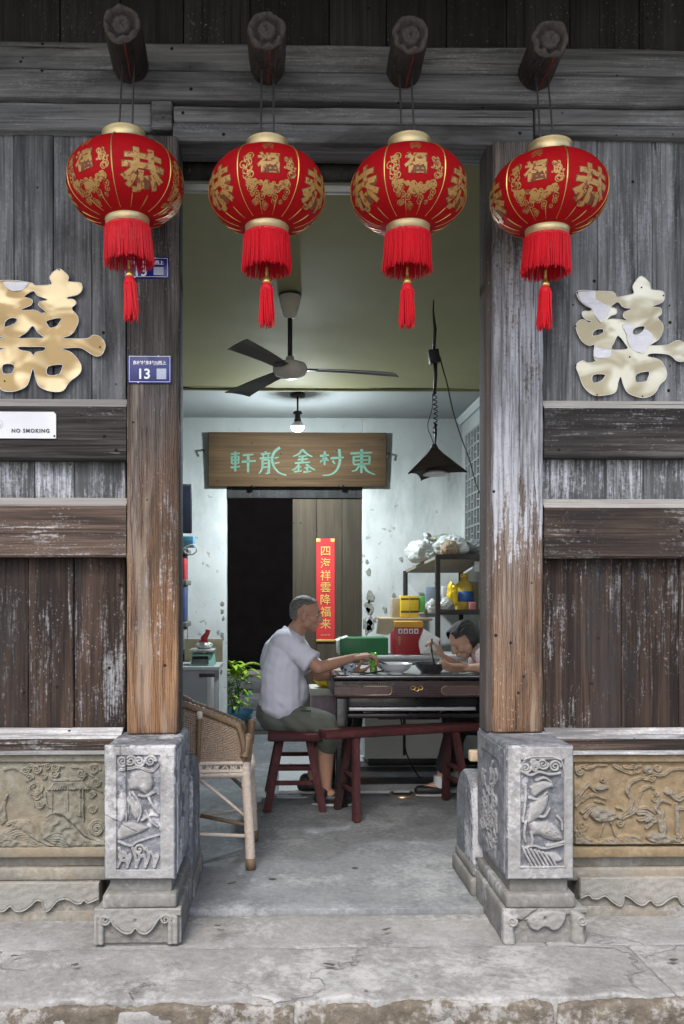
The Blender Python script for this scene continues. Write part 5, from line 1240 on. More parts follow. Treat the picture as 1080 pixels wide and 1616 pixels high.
# the curved woven side and back
def plan(s_):      # 0 front near .. 1 front far
    L1, La = .40, .46*1.45
    if s_ < .36: k_ = s_/.36; return X1-.035-k_*.36, Yc-.012-.015*k_
    if s_ > .64: k_ = (1-s_)/.36; return X1-.035-k_*.36, Yc+.46+.012+.015*k_
    k_ = (s_-.36)/.28*math.pi; return X1-.395-.17*math.sin(k_), Ym-.257*math.cos(k_)
def topz_(s_):
    e = min(s_, 1-s_); return zs+.085+.20*min(1, e/.028)**.6*.62+.20*min(1, e/.5)**.85-.075*max(0, min(1, (s_-.42)/.3))
def surf(s_, k_, off=0.):
    x_, y_ = plan(s_); zb_ = zs+.055; z_ = zb_+(topz_(s_)-zb_)*k_
    fl = 1+.10*k_; cx_ = X1-.30
    dx, dy = x_-cx_, y_-Ym; d = math.hypot(dx, dy) or 1
    return (cx_+dx*(1+.02*k_)+off*dx/d, Ym+dy*(1+.10*k_)+off*dy/d, z_)
m = MB(); NS, NK = 130, 26
for j in range(1, NK):
    m.tube([surf(i/NS, j/NK, .0034*(1 if (i+j) % 2 else -1)) for i in range(NS+1)], .0040, 4, False)
for i in range(1, NS):
    m.tube([surf(i/NS, j/NK*1., .0030*(-1 if (i+j) % 2 else 1)) for j in range(NK+1)], .0030, 4, False)
tag(m.build('woven_back', WEAVE, t), kind='stuff')
m = MB()
for q_ in range(2): m.tube([Vector(surf(i/200, 1, .004))+Vector((0, 0, .006*math.sin(i*.8+q_*math.pi)))+Vector((0, 0, .004)) for i in range(201)], .013, 7)
m.build('braided_rim', CANED, t)
wrapped('front_post', [surf(.0, 1.0), (X1-.012, Yc-.012, zs+.17), (X1-.012, Yc-.004, zs+.11), (X1-.022, Yc, zs+.04)], .020, CANED)
wrapped('front_post', [surf(1.0, 1.0), (X1-.012, Yc+.472, zs+.17), (X1-.022, Yc+.46, zs+.04)], .020, CANED)
m = MB(); m.tube([surf(i/60, 0, .003) for i in range(61)], .010, 6); m.tube([Vector(surf(i/60, 0, .003))-Vector((0, 0, .038)) for i in range(61)], .007, 6)
for i in range(30): 
    p = Vector(surf(.005+i*.012, 0, .002)); m.tube([p, p+Vector((random.uniform(-.03, .03), 0, -.036))], .004, 5)
m.build('lower_band', CANE, t)
q_ = [surf(.20, 1.0, .012), surf(.205, .5, .016), (plan(.21)[0], Yc-.02, zs+.03), (plan(.21)[0], Yc-.024, zs-.02)]
wrapped('side_stay', [tuple(p) for p in q_], .0105, CANED)
q_ = Vector(surf(.2, 1, .012)); tubeo('binding', CANE, t, [tuple(q_+Vector((0, 0, .0))), tuple(q_-Vector((0, 0, .035)))], .0145, 8)
q_ = Vector((plan(.21)[0], Yc-.023, zs)); tubeo('binding', CANE, t, [tuple(q_+Vector((0, 0, .05))), tuple(q_-Vector((0, 0, .024)))], .0135, 8)
m = MB(); 
for i in range(34): m.tube([(X0+.03+i*.0145, Yc+.01, zs+.014+.003*((i % 2) or -1)), (X0+.03+i*.0145, Yc+.45, zs+.014)], .006, 5)
m.build('seat_weave', WEAVE, t)
# ---- mahjong table
TB = plain('dark purple brown panel', (.055, .036, .038), .4, var=.2, sc=40); TD = plain('near black frame', (.014, .012, .013), .3, var=.2); BR = plain('dull brass trim', (.38, .29, .19), .35, .8)
Y0 = 1.60; a, b = fx(526, Y0), fx(527, Y0)+.985; Y1 = Y0+.95; zt = fz(1066, Y0, 640)
t = thing('mahjong_table', ((a+b)/2, (Y0+Y1)/2, 0), 'dark square game table laid with bowls for a meal', 'table')
ph = .115
MB().box(a+.02, b-.02, Y0+.012, Y1-.012, zt-ph-.02, zt-.03, .01).build('apron_core', TD, t)
for (x0, x1, y0, y1) in ((a, b, Y0, Y0+.05), (a, b, Y1-.05, Y1), (a, a+.05, Y0+.052, Y1-.052), (b-.05, b, Y0+.052, Y1-.052)): MB().box(x0, x1, y0, y1, zt-.028, zt, .009).build('rim', TD, t)
FELT = plain('grey felt top', (.30, .31, .30), .9, var=.1); MB().box(a+.05, b-.05, Y0+.05, Y1-.05, zt-.03, zt-.012, .002).build('tabletop', FELT, t)
box('rim_trim', MT['alu'], t, a+.02, b-.02, Y0-.0025, Y0+.006, zt-.010, zt-.004, .001)
zm = zt-.034; zl = zt-ph-.016
MB().box(a+.008, b-.008, Y0+.004, Y0+.02, zl, zm, .004).build('front_panel', TB, t)
MB().box(a+.004, a+.02, Y0+.03, Y1-.03, zl, zm, .004).build('side_panel', TB, t)
def handle(x0, x1, lr):
    h = .026; zc_ = (zl+zm)/2-.008; pts = []
    for i in range(13):
        an = R(-90+180*i/12); pts.append((x1-h+h*math.cos(an)*lr if lr > 0 else x0+h-h*math.cos(an), Y0-.001, zc_+h*math.sin(an)))
    e = x0 if lr > 0 else x1
    pts = [(e, Y0-.001, zc_-h)]+pts+[(e, Y0-.001, zc_+h)]
    tubeo('handle_trim', BR, t, pts, .0042, 6)
    q = [(p[0], p[2]) for p in pts]; MB().poly(q, Y0-.002, Y0+.012).build('handle_panel', plain('mauve brown inlay', (.12, .078, .078), .35), t)
handle(a+.008, fx(619, Y0), 1); handle(fx(697, Y0), b-.008, -1)
m = MB()
for i in range(26):
    for j in range(7):
        x_ = fx(612, Y0)+i*.0128+(j % 2)*.0064
        if fx(621, Y0) < x_ < fx(695, Y0) and abs(x_-fx(657, Y0)) > .04: m.box(x_-.005, x_+.005, Y0+.0015, Y0+.006, zl+.010+j*.0135, zl+.019+j*.0135, .002)
m.build('studded_panel', TB, t)['kind'] = 'stuff'
for i in range(22): 
    x_ = fx(541, Y0)+i*.0135; MB().box(x_, x_+.007, Y0+.001, Y0+.006, zm-.020, zm-.003, .001).build('vent_slot', TD, t)
for i in (-1, 0, 1):
    q = [(fx(658, Y0)+i*.022+.013*math.cos(2*math.pi*k_/16), Y0-.002, (zl+zm)/2+.008*abs(i)+.011*math.sin(2*math.pi*k_/16)) for k_ in range(16)]
    m = MB(); m.tube(q, .003, 5, False, None, True); m.build('emblem_ring', MT['gold'], t)
for x_ in (a+.055, b-.055):
    for y_ in (Y0+.06, Y1-.06): MB().box(x_-.036, x_+.036, y_-.036, y_+.036, 0, zl-.004, .008).build('leg', TD, t)
MB().box(a+.05, b-.05, Y0+.10, Y1-.1, zl-.10, zl-.006, .004).build('machine_tray', TD, t)
MB().box(a+.10, b-.12, Y0+.06, Y0+.09, zl-.088, zl-.068, .003).build('steel_bar', MT['alu'], t)
MB().box(a+.05, b-.05, Y0+.04, Y0+.10, zl-.13, zl-.104, .003).build('lower_rail', TD, t)
MB().box(a+.30, b-.30, Y0+.25, Y1-.2, zl-.17, zl-.1, .006).build('pedestal', TD, t)
for y_ in (Y0+.16, Y0+.78): tubeo('leg_strut', TD, t, [(a+.17, y_, zl-.08), (a+.11, y_, .0)], .03, 4)
tag(box('floor_sheet', MT['black'], None, a+.02, XR-.02, 2.16, 2.70, .018, .026, .003), 'flat black sheet on the floor under the table', 'mat')  # thin black sheet giving the floor a dark band here
table_z = zt-.012
tag(tubeo('table_flex', MT['black_cable'], None, spline([(a+.42, Y0+.13, zl-.13), (a+.45, Y0+.2, .42), (a+.50, Y0+.4, .25), (a+.62, Y0+.7, .05), (a+.66, Y0+.72, .024)], 6), .005, 5), 'thin black flex dropping from the table to the floor', 'cable')
# ---- things on the table
def bowl(name, lab, c, r, h, mat, foot=.45, n=40, group=None):
    t = thing(name, c, lab, 'bowl', group); k_ = [(foot*r, 0), (foot*r, .012), (foot*r*1.02, .014), (r*.72, h*.38), (r*.9, h*.7), (r, h), (r*1.03, h+.002), (r*.985, h+.001), (r*.86, h*.7), (r*.66, h*.42), (r*.3, .02), (.001, .018)]
    MB().lathe(k_, c, n).build('bowl_wall', mat, t); return t
CH = plain('white china', (.62, .64, .67), .25, var=.05); DK = plain('dark steel', (.10, .10, .105), .28, .75)
def bw():
    M = Mat('blue white china', .25); w = M.new('ShaderNodeTexVoronoi'); M.inp(w.inputs['Vector'], M.co()); w.inputs['Scale'].default_value = 42
    M.col(M.mix(M.step(w.outputs['Distance'], .32, .5), (.06, .10, .22), (.52, .58, .64))); return M.m
BWm = bw()
def on(px, Y): return (fx(px, Y), Y, table_z)
bowl('bowl', 'small blue patterned bowl by the mans hands', on(549, 1.80), .054, .058, BWm)
bowl('bowl', 'small blue patterned bowl by the womans arm', on(718, 1.82), .050, .056, BWm)
bowl('bowl', 'white china bowl in the middle of the table', on(626, 1.83), .098, .064, CH)
bowl('bowl', 'second blue rimmed bowl tucked behind the white one', on(609, 2.0), .062, .05, BWm)
bowl('bowl', 'dark steel bowl in front of the woman', on(680, 1.84), .104, .066, DK, .6)
q = on(590, 1.86); t = thing('drink_can', q, 'slim green drink can standing on the table', 'can')
MB().lathe([(.001, .001), (.019, .002), (.0235, .009), (.0235, .116), (.019, .126), (.0185, .13), (.017, .127), (.001, .126)], q, 24).build('can_body', plain('lime green can', (.16, .52, .06), .3, .3, var=.08), t)
MB().lathe([(.0237, .02), (.0239, .021), (.0239, .034), (.0237, .035)], q, 24).build('can_band', BR, t)
for i, (u0, v0, u1, v1) in enumerate(((560, 1066, 606, 1049), (566, 1066, 601, 1052))):
    p0 = P(u0, v0-3, 1.68); p1 = P(u1, v1+2, 1.8); p0.z = p1.z = 0
    tag(tubeo('chopstick', MT['black'], None, [(p0.x, 1.68+i*.02, table_z+.004), (p1.x, 1.83+i*.02, table_z+(.022, .012)[i])], [.0028, .004], 6), 'dark chopstick lying by the green can, '+('resting on the white bowl', 'flat on the table')[i], 'chopstick')
# ---- white cabinet behind the table with boxes on it
WC = plain('off white cabinet', (.66, .67, .64), .55, var=.08, sc=4)
a, b = fx(572, 2.72), XR-.02; zc_ = fz(1034, 2.72, 640)
t = thing('low_cabinet', ((a+b)/2, 2.9, 0), 'low off white cabinet standing behind the table', 'cabinet')
MB().box(a+.02, b, 2.74, 3.1, .075, zc_-.035, .006).build('body', WC, t); MB().box(a-.1, b, 2.70, 3.12, zc_-.033, zc_, .006).build('top', plain('silver edged top', (.55, .57, .58), .35, .2), t)
MB().box(a+.05, b, 2.78, 3.08, .018, .075, .002).build('toe_kick', MT['black'], t)
MB().box(a+.3, a+.32, 2.733, 2.742, .1, zc_-.05, .001).build('door_gap', MT['ink'], t)
def carton(name, lab, mat, x0, x1, y0, y1, z0, z1, extra=None):
    t = thing(name, ((x0+x1)/2, (y0+y1)/2, z0), lab, 'box'); MB().box(x0, x1, y0, y1, z0, z1, .003).build('carton', mat, t); return t
GB = plain('green carton', (.015, .14, .045), .5, var=.1); RB = plain('red carton', (.30, .012, .018), .45, var=.1); YB_ = plain('yellow carton', (.72, .50, .03), .5, var=.08)
a, b = fx(537, 2.75), fx(613, 2.75); t = carton('green_box', 'flat dark green box lying behind the table', GB, a, b, 2.75, 3.0, zc_, fz(1007, 2.75, 575))
z1 = fz(1007, 2.75, 575); MB().add([(a-.03, 2.74, z1-.02), (a+.06, 2.745, z1+.012), (a+.05, 2.80, z1+.02), (a-.035, 2.80, z1-.01)], [(0, 1, 2, 3)]).build('paper_flap', CH, t)
box('side_label', plain('pale label', (.5, .55, .5), .6), t, a-.012, a+.0, 2.76, 2.98, zc_+.002, z1-.02, .002)
a, b = fx(623, 2.76), fx(668, 2.76); zr = fz(981, 2.76, 645); t = carton('red_box', 'red carton with an orange band and open flaps', RB, a, b, 2.76, 3.0, zc_, zr-.045)
box('band', plain('orange yellow band', (.62, .30, .03), .5), t, a, b, 2.762, 2.998, zr-.044, zr, .002)
m = MB()
for i in range(4): x_ = a+.028+i*.039; m.box(x_, x_+.030, 2.7585, 2.7598, zr-.088, zr-.052, .003)
m.build('white_marks', CH, t)
m = MB()
for i in range(4): x_ = a+.036+i*.039; m.box(x_, x_+.014, 2.7575, 2.7583, zr-.082, zr-.060, .0003)
m.build('red_marks', RB, t)
m = MB(); [m.box(a+.03, a+.045, 2.7585, 2.7598, zr-.17+i*.016, zr-.158+i*.016, .0005) for i in range(4)]; m.build('side_marks', MT['gold_print'], t)
FL = plain('brown card flap', (.40, .33, .22), .8); FG = plain('grey card flap', (.27, .26, .25), .8)
m = MB(); m.add([P(622, 980, 2.76), P(597, 976, 2.72), P(594, 1000, 2.70), P(612, 1002, 2.72), P(623, 995, 2.76)], [(0, 1, 2, 3, 4)]); m.add([p+Vector((0, .004, 0)) for p in (P(622, 980, 2.76), P(597, 976, 2.72), P(594, 1000, 2.70), P(612, 1002, 2.72), P(623, 995, 2.76))], [(4, 3, 2, 1, 0)]); m.build('flap', FL, t)
m = MB(); Q = (P(668, 992, 2.755), P(695, 1008, 2.60), P(688, 1030, 2.60), P(664, 1032, 2.68), P(660, 1012, 2.74)); m.add(Q, [(0, 1, 2, 3, 4)]); m.add([p+Vector((.002, .004, 0)) for p in Q], [(4, 3, 2, 1, 0)]); m.build('flap', FG, t)
# ---- rack by the right wall
RK = plain('dark rack steel', (.028, .022, .02), .45, .3); RS = plain('dusty shelf board', (.24, .22, .18), .75, var=.2, sc=10)
fxr, bxl = fx(691, 3.0), fx(640, 3.85); xe = XR-.03
t = thing('storage_rack', ((fxr+xe)/2, 3.4, 0), 'dark steel rack crowded with packets by the lattice wall', 'rack')
ztf, ztb = fz(876, 3.0, 730), fz(900, 3.85, 640)
def shelf(zf, zb_, name='shelf'):
    vs = [(fxr, 3.0, zf), (xe, 3.0, zf), (xe, 3.85, zb_), (bxl, 3.85, zb_)]; th = .022
    MB().add(vs+[(p[0], p[1], p[2]-th) for p in vs], [(0, 1, 2, 3), (7, 6, 5, 4), (0, 4, 5, 1), (1, 5, 6, 2), (2, 6, 7, 3), (3, 7, 4, 0)]).build(name, RS, t)
    MB().box(fxr-.014, xe, 2.983, 3.003, zf-.034, zf+.006, .002).build('shelf_edge', RK, t)
shelf(ztf, ztb); zs2 = fz(963, 3.0, 730); shelf(zs2, zs2-.03); shelf(.55, .53)
for x_, y_, z_ in ((fxr, 3.0, ztf), (xe-.012, 3.0, ztf), (bxl, 3.85, ztb), (xe-.012, 3.85, ztb)): MB().box(x_-.018, x_+.018, y_-.018, y_+.018, 0, z_-.005, .002).build('upright', RK, t)
zz = fz(975, 3.2, 640)
MB().box(fx(600, 3.25), fxr-.02, 3.1, 3.6, zz-.02, zz, .003).build('side_shelf', FL, t)
# packets
def bag(name, lab, c, rad, mat, seed, cat='bag', nz=.25, knot=None):
    m = MB(); m.ell(c, rad, (0, 0, 0), 64, 40)
    rs = random.Random(seed); o_ = rs.uniform(0, 50); vs = []
    for p in m.v:
        d = Vector(p)-Vector(c); q = d.normalized(); f = 1+nz*noise.noise(q*1.6+Vector((o_, 0, 0)))+nz*.7*abs(noise.noise(q*4+Vector((0, o_, 0))))-nz*.6*abs(noise.noise(q*7+Vector((0, 0, o_))))-nz*.35*abs(noise.noise(q*17+Vector((o_, 0, o_))))
        w = Vector(c)+d*f
        if w.z < c[2]-rad[2]*.8: w.z = c[2]-rad[2]*.8
        vs.append(tuple(w))
    m.v = vs
    t = thing(name, (c[0], c[1], c[2]-rad[2]*.8), lab, cat)
    me = m.mesh('film', None); link('film', me, mat, t)
    if knot: MB().tube([(c[0]+knot[0], c[1], c[2]+rad[2]*.7), (c[0]+knot[0]*1.2, c[1], c[2]+rad[2]*1.15), (c[0]+knot[0]*1.6, c[1]-.02, c[2]+rad[2]*1.35)], [.03, .012, .04], 8).build('knot', mat, t)
    return t
PB = plain('white plastic bag', (.48, .50, .48), .22, var=.25, sc=8, bump=.4); PB2 = plain('greenish bag', (.20, .21, .15), .5, var=.35, sc=9); CB = plain('brown parcel', (.26, .19, .12), .6, var=.3, sc=12); GBg = plain('grey plastic bag', (.22, .225, .23), .35, var=.3, sc=8)
zr_ = (ztf*.5+ztb*.5)
bag('plastic_bag', 'crumpled white plastic bag at the rack end farthest from the post', (fx(668, 3.45), 3.45, zr_+.085), (.135, .15, .105), PB, 1, knot=(.02, 0))
bag('plastic_bag', 'white bag around a brown parcel on the rack', (fx(712, 3.2), 3.2, ztf+.08), (.125, .13, .09), PB, 7)
bag('parcel', 'brown wrapped parcel showing through bags on the rack top', (fx(710, 3.08), 3.08, ztf+.052), (.075, .07, .06), CB, 3, 'parcel')
bag('plastic_bag', 'grey plastic bag on the rack against the wall', (fx(748, 3.25), 3.25, ztf+.06), (.115, .12, .072), GBg, 5)
bag('cloth_bundle', 'folded olive bundle lying on top of the bags', (fx(702, 3.42), 3.42, zr_+.20), (.105, .08, .035), PB2, 9, 'bundle')
# lower shelf goods
def pack(name, lab, px0, px1, py0, py1, Y, mat, d=.1, cat='box'):
    x0, x1 = fx(px0, Y), fx(px1, Y); t = thing(name, ((x0+x1)/2, Y, fz(py1, Y, px0)), lab, cat)
    MB().box(x0, x1, Y, Y+d, fz(py1, Y, px0), fz(py0, Y, px0), .004).build('carton', mat, t); return t
t = pack('yellow_box', 'yellow carton with dark bands on the side shelf', 633, 661, 940, 974, 3.2, YB_)
for p0, p1 in ((944, 946.5), (964, 967)): box('dark_band', MT['ink'], t, fx(632.8, 3.2), fx(661.2, 3.2), 3.197, 3.2, fz(p1, 3.2, 640), fz(p0, 3.2, 640), .0005)
box('corner_fold', FL, t, fx(646, 3.2), fx(647, 3.2), 3.196, 3.199, fz(974, 3.2, 640), fz(940, 3.2, 640), .0003)
pack('brown_box', 'open brown carton beside the yellow one', 619, 632, 944, 974, 3.25, FL)
pack('green_packet', 'small bright green packet by the yellow carton', 662, 671, 941, 966, 3.22, plain('bright green', (.12, .45, .12), .5), .05, 'packet')
pack('blue_folder', 'pale blue folder standing upright on the side shelf', 672, 689, 926, 974, 3.3, plain('pale blue card', (.22, .28, .36), .6), .02, 'folder')
tt = thing('paper_sheet', tuple(P(650, 960, 3.6)), 'white sheet of paper leaning at the back of the rack', 'paper')
q = [P(645, 920, 3.6), P(662, 940, 3.58), P(645, 941, 3.55)]; MB().add(q+[p+Vector((0, .003, 0)) for p in q], [(0, 1, 2), (5, 4, 3), (0, 3, 4, 1), (1, 4, 5, 2), (2, 5, 3, 0)]).build('sheet', CH, tt)
bag('white_bag', 'small knotted white bag at the foot of the blue folder', (fx(683, 3.12), 3.12, fz(958, 3.12, 683)), (.05, .05, .06), PB, 13)
bag('yellow_packet', 'crinkled yellow snack packet on the rack', tuple(P(714, 940, 3.12)), (.045, .04, .10), plain('yellow foil', (.75, .52, .02), .35, .2, var=.3, sc=14), 4, 'packet')
bag('white_packet', 'small white packet under the yellow one', tuple(P(704, 952, 3.08)), (.045, .04, .045), PB, 21, 'packet')
c = P(733, 962, 3.2); c.z = zs2-.006
t = thing('oil_bottle', tuple(c), 'big yellow oil bottle with a blue label on the rack', 'bottle')
OIL = plain('yellow cooking oil', (.55, .40, .06), .2, var=.2)
MB().lathe([(.001, 0), (.066, 0), (.072, .01), (.072, .17), (.062, .21), (.030, .235), (.026, .27), (.001, .27)], tuple(c), 24).build('bottle_body', OIL, t)
MB().lathe([(.0725, .07), (.074, .072), (.074, .15), (.0725, .152)], tuple(c), 24).build('label_band', plain('blue label', (.04, .12, .36), .5), t)
MB().lathe([(.030, .262), (.031, .263), (.031, .292), (.001, .294)], tuple(c), 16).build('cap', YB_, t)
pack('white_packet', 'upright white carton behind the yellow snack packet', 698, 708, 925, 961, 3.3, CH, .05, 'packet')
pack('pink_packet', 'small pink packet lying in front of the oil bottle', 741, 752, 950, 962, 3.06, plain('pink packet', (.5, .18, .2), .5), .05, 'packet')
pack('brown_jar_box', 'narrow brown carton standing behind the oil bottle', 742, 757, 918, 962, 3.4, FL, .08)
pack('white_card', 'white card hanging at the end of the rack', 749, 764, 886, 902, 3.05, CH, .006, 'card')
# ---- left side: shelves, screen, counter with a scale
SHM = plain('dark shelf board', (.03, .03, .034), .6); Ys = 3.0
t = thing('bookshelf', (fx(240, Ys), 3.1, 0), 'dark open bookshelf behind the brown post', 'bookshelf')
xe = fx(294, Ys)
for x_ in (xe-.05, xe-.75): MB().box(x_, x_+.024, Ys+.14, Ys+.36, 0, 1.68, .003).build('side_panel', SHM, t)
for py in (868, 918, 985, 1027): MB().box(xe-.75, xe+.0, Ys, Ys+.36, fz(py+5, Ys, 290), fz(py-3, Ys, 290), .003).build('shelf', plain('grey shelf edge', (.13, .135, .13), .6), t)
books = ((903, 880, (.45, .02, .03), 'red'), (960, 925, (.04, .07, .22), 'navy'), (1020, 993, (.35, .36, .36), 'grey'))
for b0, b1, c_, nm in books:
    for i in range(2):
        x1 = fx(291, Ys)-i*.052; tag(box('book', plain(nm+' cover', c_, .5), None, x1-.046, x1, Ys+.02, Ys+.2, fz(b0+12 if nm == 'red' else b0+20 if nm == 'navy' else b0+4, Ys, 290), fz(b1-i % 3, Ys, 290), .003), nm+(' book at the open end of the dark shelf', ' book second from the open end of the dark shelf')[i], 'book')
t = thing('television', (fx(270, 2.95), 2.95, 1.75), 'black flat television seen edge on behind the brown post', 'television')
A = Matrix.Translation(P(303, 803, 2.95)) @ Matrix.Rotation(R(20), 4, 'Z')
hh = .185
MB().box(-.62, 0, -.012, .03, -hh, hh, .006, M=A).build('casing', MT['black'], t); MB().box(-.605, -.014, -.015, -.0118, -hh+.014, hh-.012, .0005, M=A).build('screen', plain('dark screen', (.015, .018, .035), .15), t)
MB().box(-.36, -.26, .03, .06, -hh-.135, -.05, .003, M=A).build('stand', MT['black'], t)
tag(box('blue_box', plain('light blue carton', (.08, .28, .42), .5), None, fx(270, 3.02), fx(305, 3.02), 3.02, 3.16, fz(863, 3.02, 290), fz(846, 3.02, 290), .003), 'light blue carton under the television', 'box')
q = [P(*p, 2.97) for p in ((286, 868), (296, 862), (306, 860), (311, 868), (304, 875), (294, 873), (290, 868))]
tag(tubeo('white_cable', plain('white cable', (.55, .56, .55), .5), None, spline([tuple(p) for p in q], 5), .005, 6), 'loop of white cable hanging below the television', 'cable')
Yk = 2.5; a, b = fx(292, Yk), fx(346, Yk); zk = fz(1052, Yk, 320)
CG = plain('grey counter', (.24, .25, .255), .5, var=.12, sc=8)
t = thing('counter', ((a+b)/2, 2.7, 0), 'narrow grey counter holding the green scale', 'counter')
MB().box(a-.8, b-.03, Yk+.02, Yk+.42, 0, zk-.03, .004).build('body', CG, t); MB().box(a-.8, b, Yk, Yk+.44, zk-.028, zk, .005).build('top', plain('pale counter top', (.36, .38, .37), .4), t)
MB().box(b-.085, b-.035, Yk+.012, Yk+.0215, .08, zk-.06, .001).build('pale_strip', plain('pale metal strip', (.42, .42, .40), .4, .3), t); MB().box(b-.14, b-.03, Yk+.010, Yk+.0215, zk-.075, zk-.05, .001).build('handle_bar', MT['black'], t)
tag(box('card_sheet', plain('tan card', (.36, .31, .20), .8), None, fx(292, 2.95), fx(352, 2.95), 2.93, 2.94, zk, fz(1008, 2.95, 320), .002), 'tan card sheet propped behind the scale', 'card')
SG = plain('mint green scale', (.22, .42, .36), .4, var=.1); a, b = fx(300, 2.56), fx(338, 2.56)
t = thing('kitchen_scale', ((a+b)/2, 2.62, zk), 'mint green weighing scale on the grey counter', 'scale')
z0 = zk+.002
vs = [(a, 2.54, z0), (b, 2.54, z0), (b, 2.76, z0), (a, 2.76, z0), (a+.005, 2.60, z0+.075), (b-.02, 2.60, z0+.075), (b-.01, 2.74, z0+.085), (a+.01, 2.74, z0+.085)]
MB().add(vs, [(3, 2, 1, 0), (4, 5, 6, 7), (0, 1, 5, 4), (1, 2, 6, 5), (2, 3, 7, 6), (3, 0, 4, 7)]).build('housing', SG, t)
MB().add([(a+.012, 2.541, z0+.012), (b-.035, 2.541, z0+.012), (b-.045, 2.589, z0+.064), (a+.015, 2.589, z0+.064)], [(0, 1, 2, 3)]).build('display', MT['black'], t)
MB().box(a-.01, b-.0, 2.59, 2.78, z0+.098, z0+.112, .004).box((a+b)/2-.02, (a+b)/2+.02, 2.65, 2.69, z0+.08, z0+.099, .002).build('pan', plain('steel pan', (.5, .54, .52), .3, .5), t)
bag('white_bag', 'small white bag lying on the scale pan', ((a+b)/2+.005, 2.66, z0+.135), (.06, .05, .028), PB, 31)
c = ((a+b)/2+.015, 2.66, z0+.15)
m = MB(); m.tube([c, (c[0]-.01, c[1], c[2]+.04), (c[0]+.015, c[1], c[2]+.075), (c[0]+.02, c[1], c[2]+.10)], [.02, .026, .016, .02], 10); m.tube([(c[0]-.01, c[1], c[2]+.02), (c[0]-.045, c[1], c[2]+.01)], [.014, .008], 8)
tag(m.build('red_figurine', plain('red plastic', (.38, .02, .02), .4), None), 'small red rooster shaped ornament on the scale', 'ornament')
# ---- crate with a yellow bag left of the table
a, b = fx(492, 2.3), fx(532, 2.3); zc2 = fz(1086, 2.3, 505)
t = thing('crate', ((a+b)/2, 2.42, 0), 'small crate with a pale lid between the man and the table', 'crate')
MB().box(a, b, 2.3, 2.55, .42, zc2-.05, .004).build('side', plain('mottled print', (.32, .25, .28), .6, var=.5, sc=18), t); MB().box(a-.01, b+.01, 2.285, 2.56, zc2-.05, zc2, .004).build('lid', plain('pale lid', (.58, .58, .50), .5), t)
MB().box(a, b, 2.3, 2.55, .40, .42, .002).build('base', FL, t)
for x_ in (a+.03, b-.03):
    for y_ in (2.33, 2.52): MB().box(x_-.015, x_+.015, y_-.015, y_+.015, 0, .40, .002).build('leg', TD, t)
bag('yellow_bag', 'bright yellow bag on the crate behind the table corner', (fx(517, 2.36), 2.36, zc2+.055), (.085, .07, .065), plain('yellow plastic', (.70, .50, .03), .4, var=.1, sc=10), 17)
# ---- brass rimmed dish on the floor
c = tuple(P(636, 1266, 1.93)); c = (c[0], 1.93, .001)
t = thing('floor_dish', c, 'round dark floor dish with a brass rim', 'dish')
MB().lathe([(.001, .004), (.07, .004), (.075, .012)], c, 30).build('well', MT['black'], t); MB().lathe([(.072, .012), (.076, .017), (.083, .016), (.088, .001)], c, 30).build('rim', BR, t)
# ---- plants and basin in the passage
t = thing('plant', (fx(372, 4.5), 4.5, 0), 'leafy green plant growing just past the back door edge', 'plant')
LF = [plain('yellow green leaf', (.36, .55, .05), .45, var=.25, sc=12), plain('fresh green leaf', (.14, .32, .05), .5, var=.3, sc=12)]
rs = random.Random(5)
def leaf(o_, d, up, L, wd, mat):
    vs = []; fs = []; n = 6; d = Vector(d).normalized(); s_ = d.cross(Vector((0, 0, 1))).normalized()
    for i in range(n+1):
        k_ = i/n; c = Vector(o_)+d*L*k_+Vector((0, 0, up*L*(k_-1.15*k_*k_))); w_ = wd*math.sin(math.pi*min(.98, k_*.9+.06))**.8
        vs += [c-s_*w_+Vector((0, 0, w_*.35)), c, c+s_*w_+Vector((0, 0, w_*.35))]
    for i in range(n): fs += [(3*i, 3*i+1, 3*i+4, 3*i+3), (3*i+1, 3*i+2, 3*i+5, 3*i+4)]
    MB().add(vs, fs, True).build('leaf', mat, t)
for i in range(70):
    px = rs.uniform(352, 386); py = rs.uniform(1048, 1118); o_ = P(px, py, rs.uniform(4.16, 4.45)); an = rs.uniform(-1.2, 1.2)-.6
    big = py < 1076
    leaf(o_, (math.cos(an), math.sin(an)*.8, rs.uniform(-.1, .4)), rs.uniform(.3, .9), rs.uniform(.13, .22) if big else rs.uniform(.08, .15), rs.uniform(.026, .042) if big else rs.uniform(.012, .024), LF[0 if big else rs.choice((0, 1, 1))])
m = MB()
for i in range(9): p = P(rs.uniform(355, 375), 1105, rs.uniform(4.4, 4.55)); m.tube([(p.x, p.y, 0), (p.x+rs.uniform(-.03, .05), p.y, .25), (p.x+rs.uniform(-.05, .1), p.y, rs.uniform(.4, .6))], .006, 5)
m.build('stem', LF[1], t)
c = P(372, 1128, 4.3); c = (c.x, 4.36, .12)
t = thing('basin', (c[0], c[1], 0), 'shallow blue plastic basin by the back doorway', 'basin')
MB().lathe([(.001, 0), (.11, 0), (.16, .085), (.172, .09), (.165, .084), (.105, .008), (.001, .008)], c, 30).build('basin_wall', plain('blue plastic', (.12, .34, .48), .4), t)
MB().lathe([(.001, -.12), (.10, -.12), (.09, -.002), (.001, -.002)], c, 18).build('stand', MT['peeled'], t)

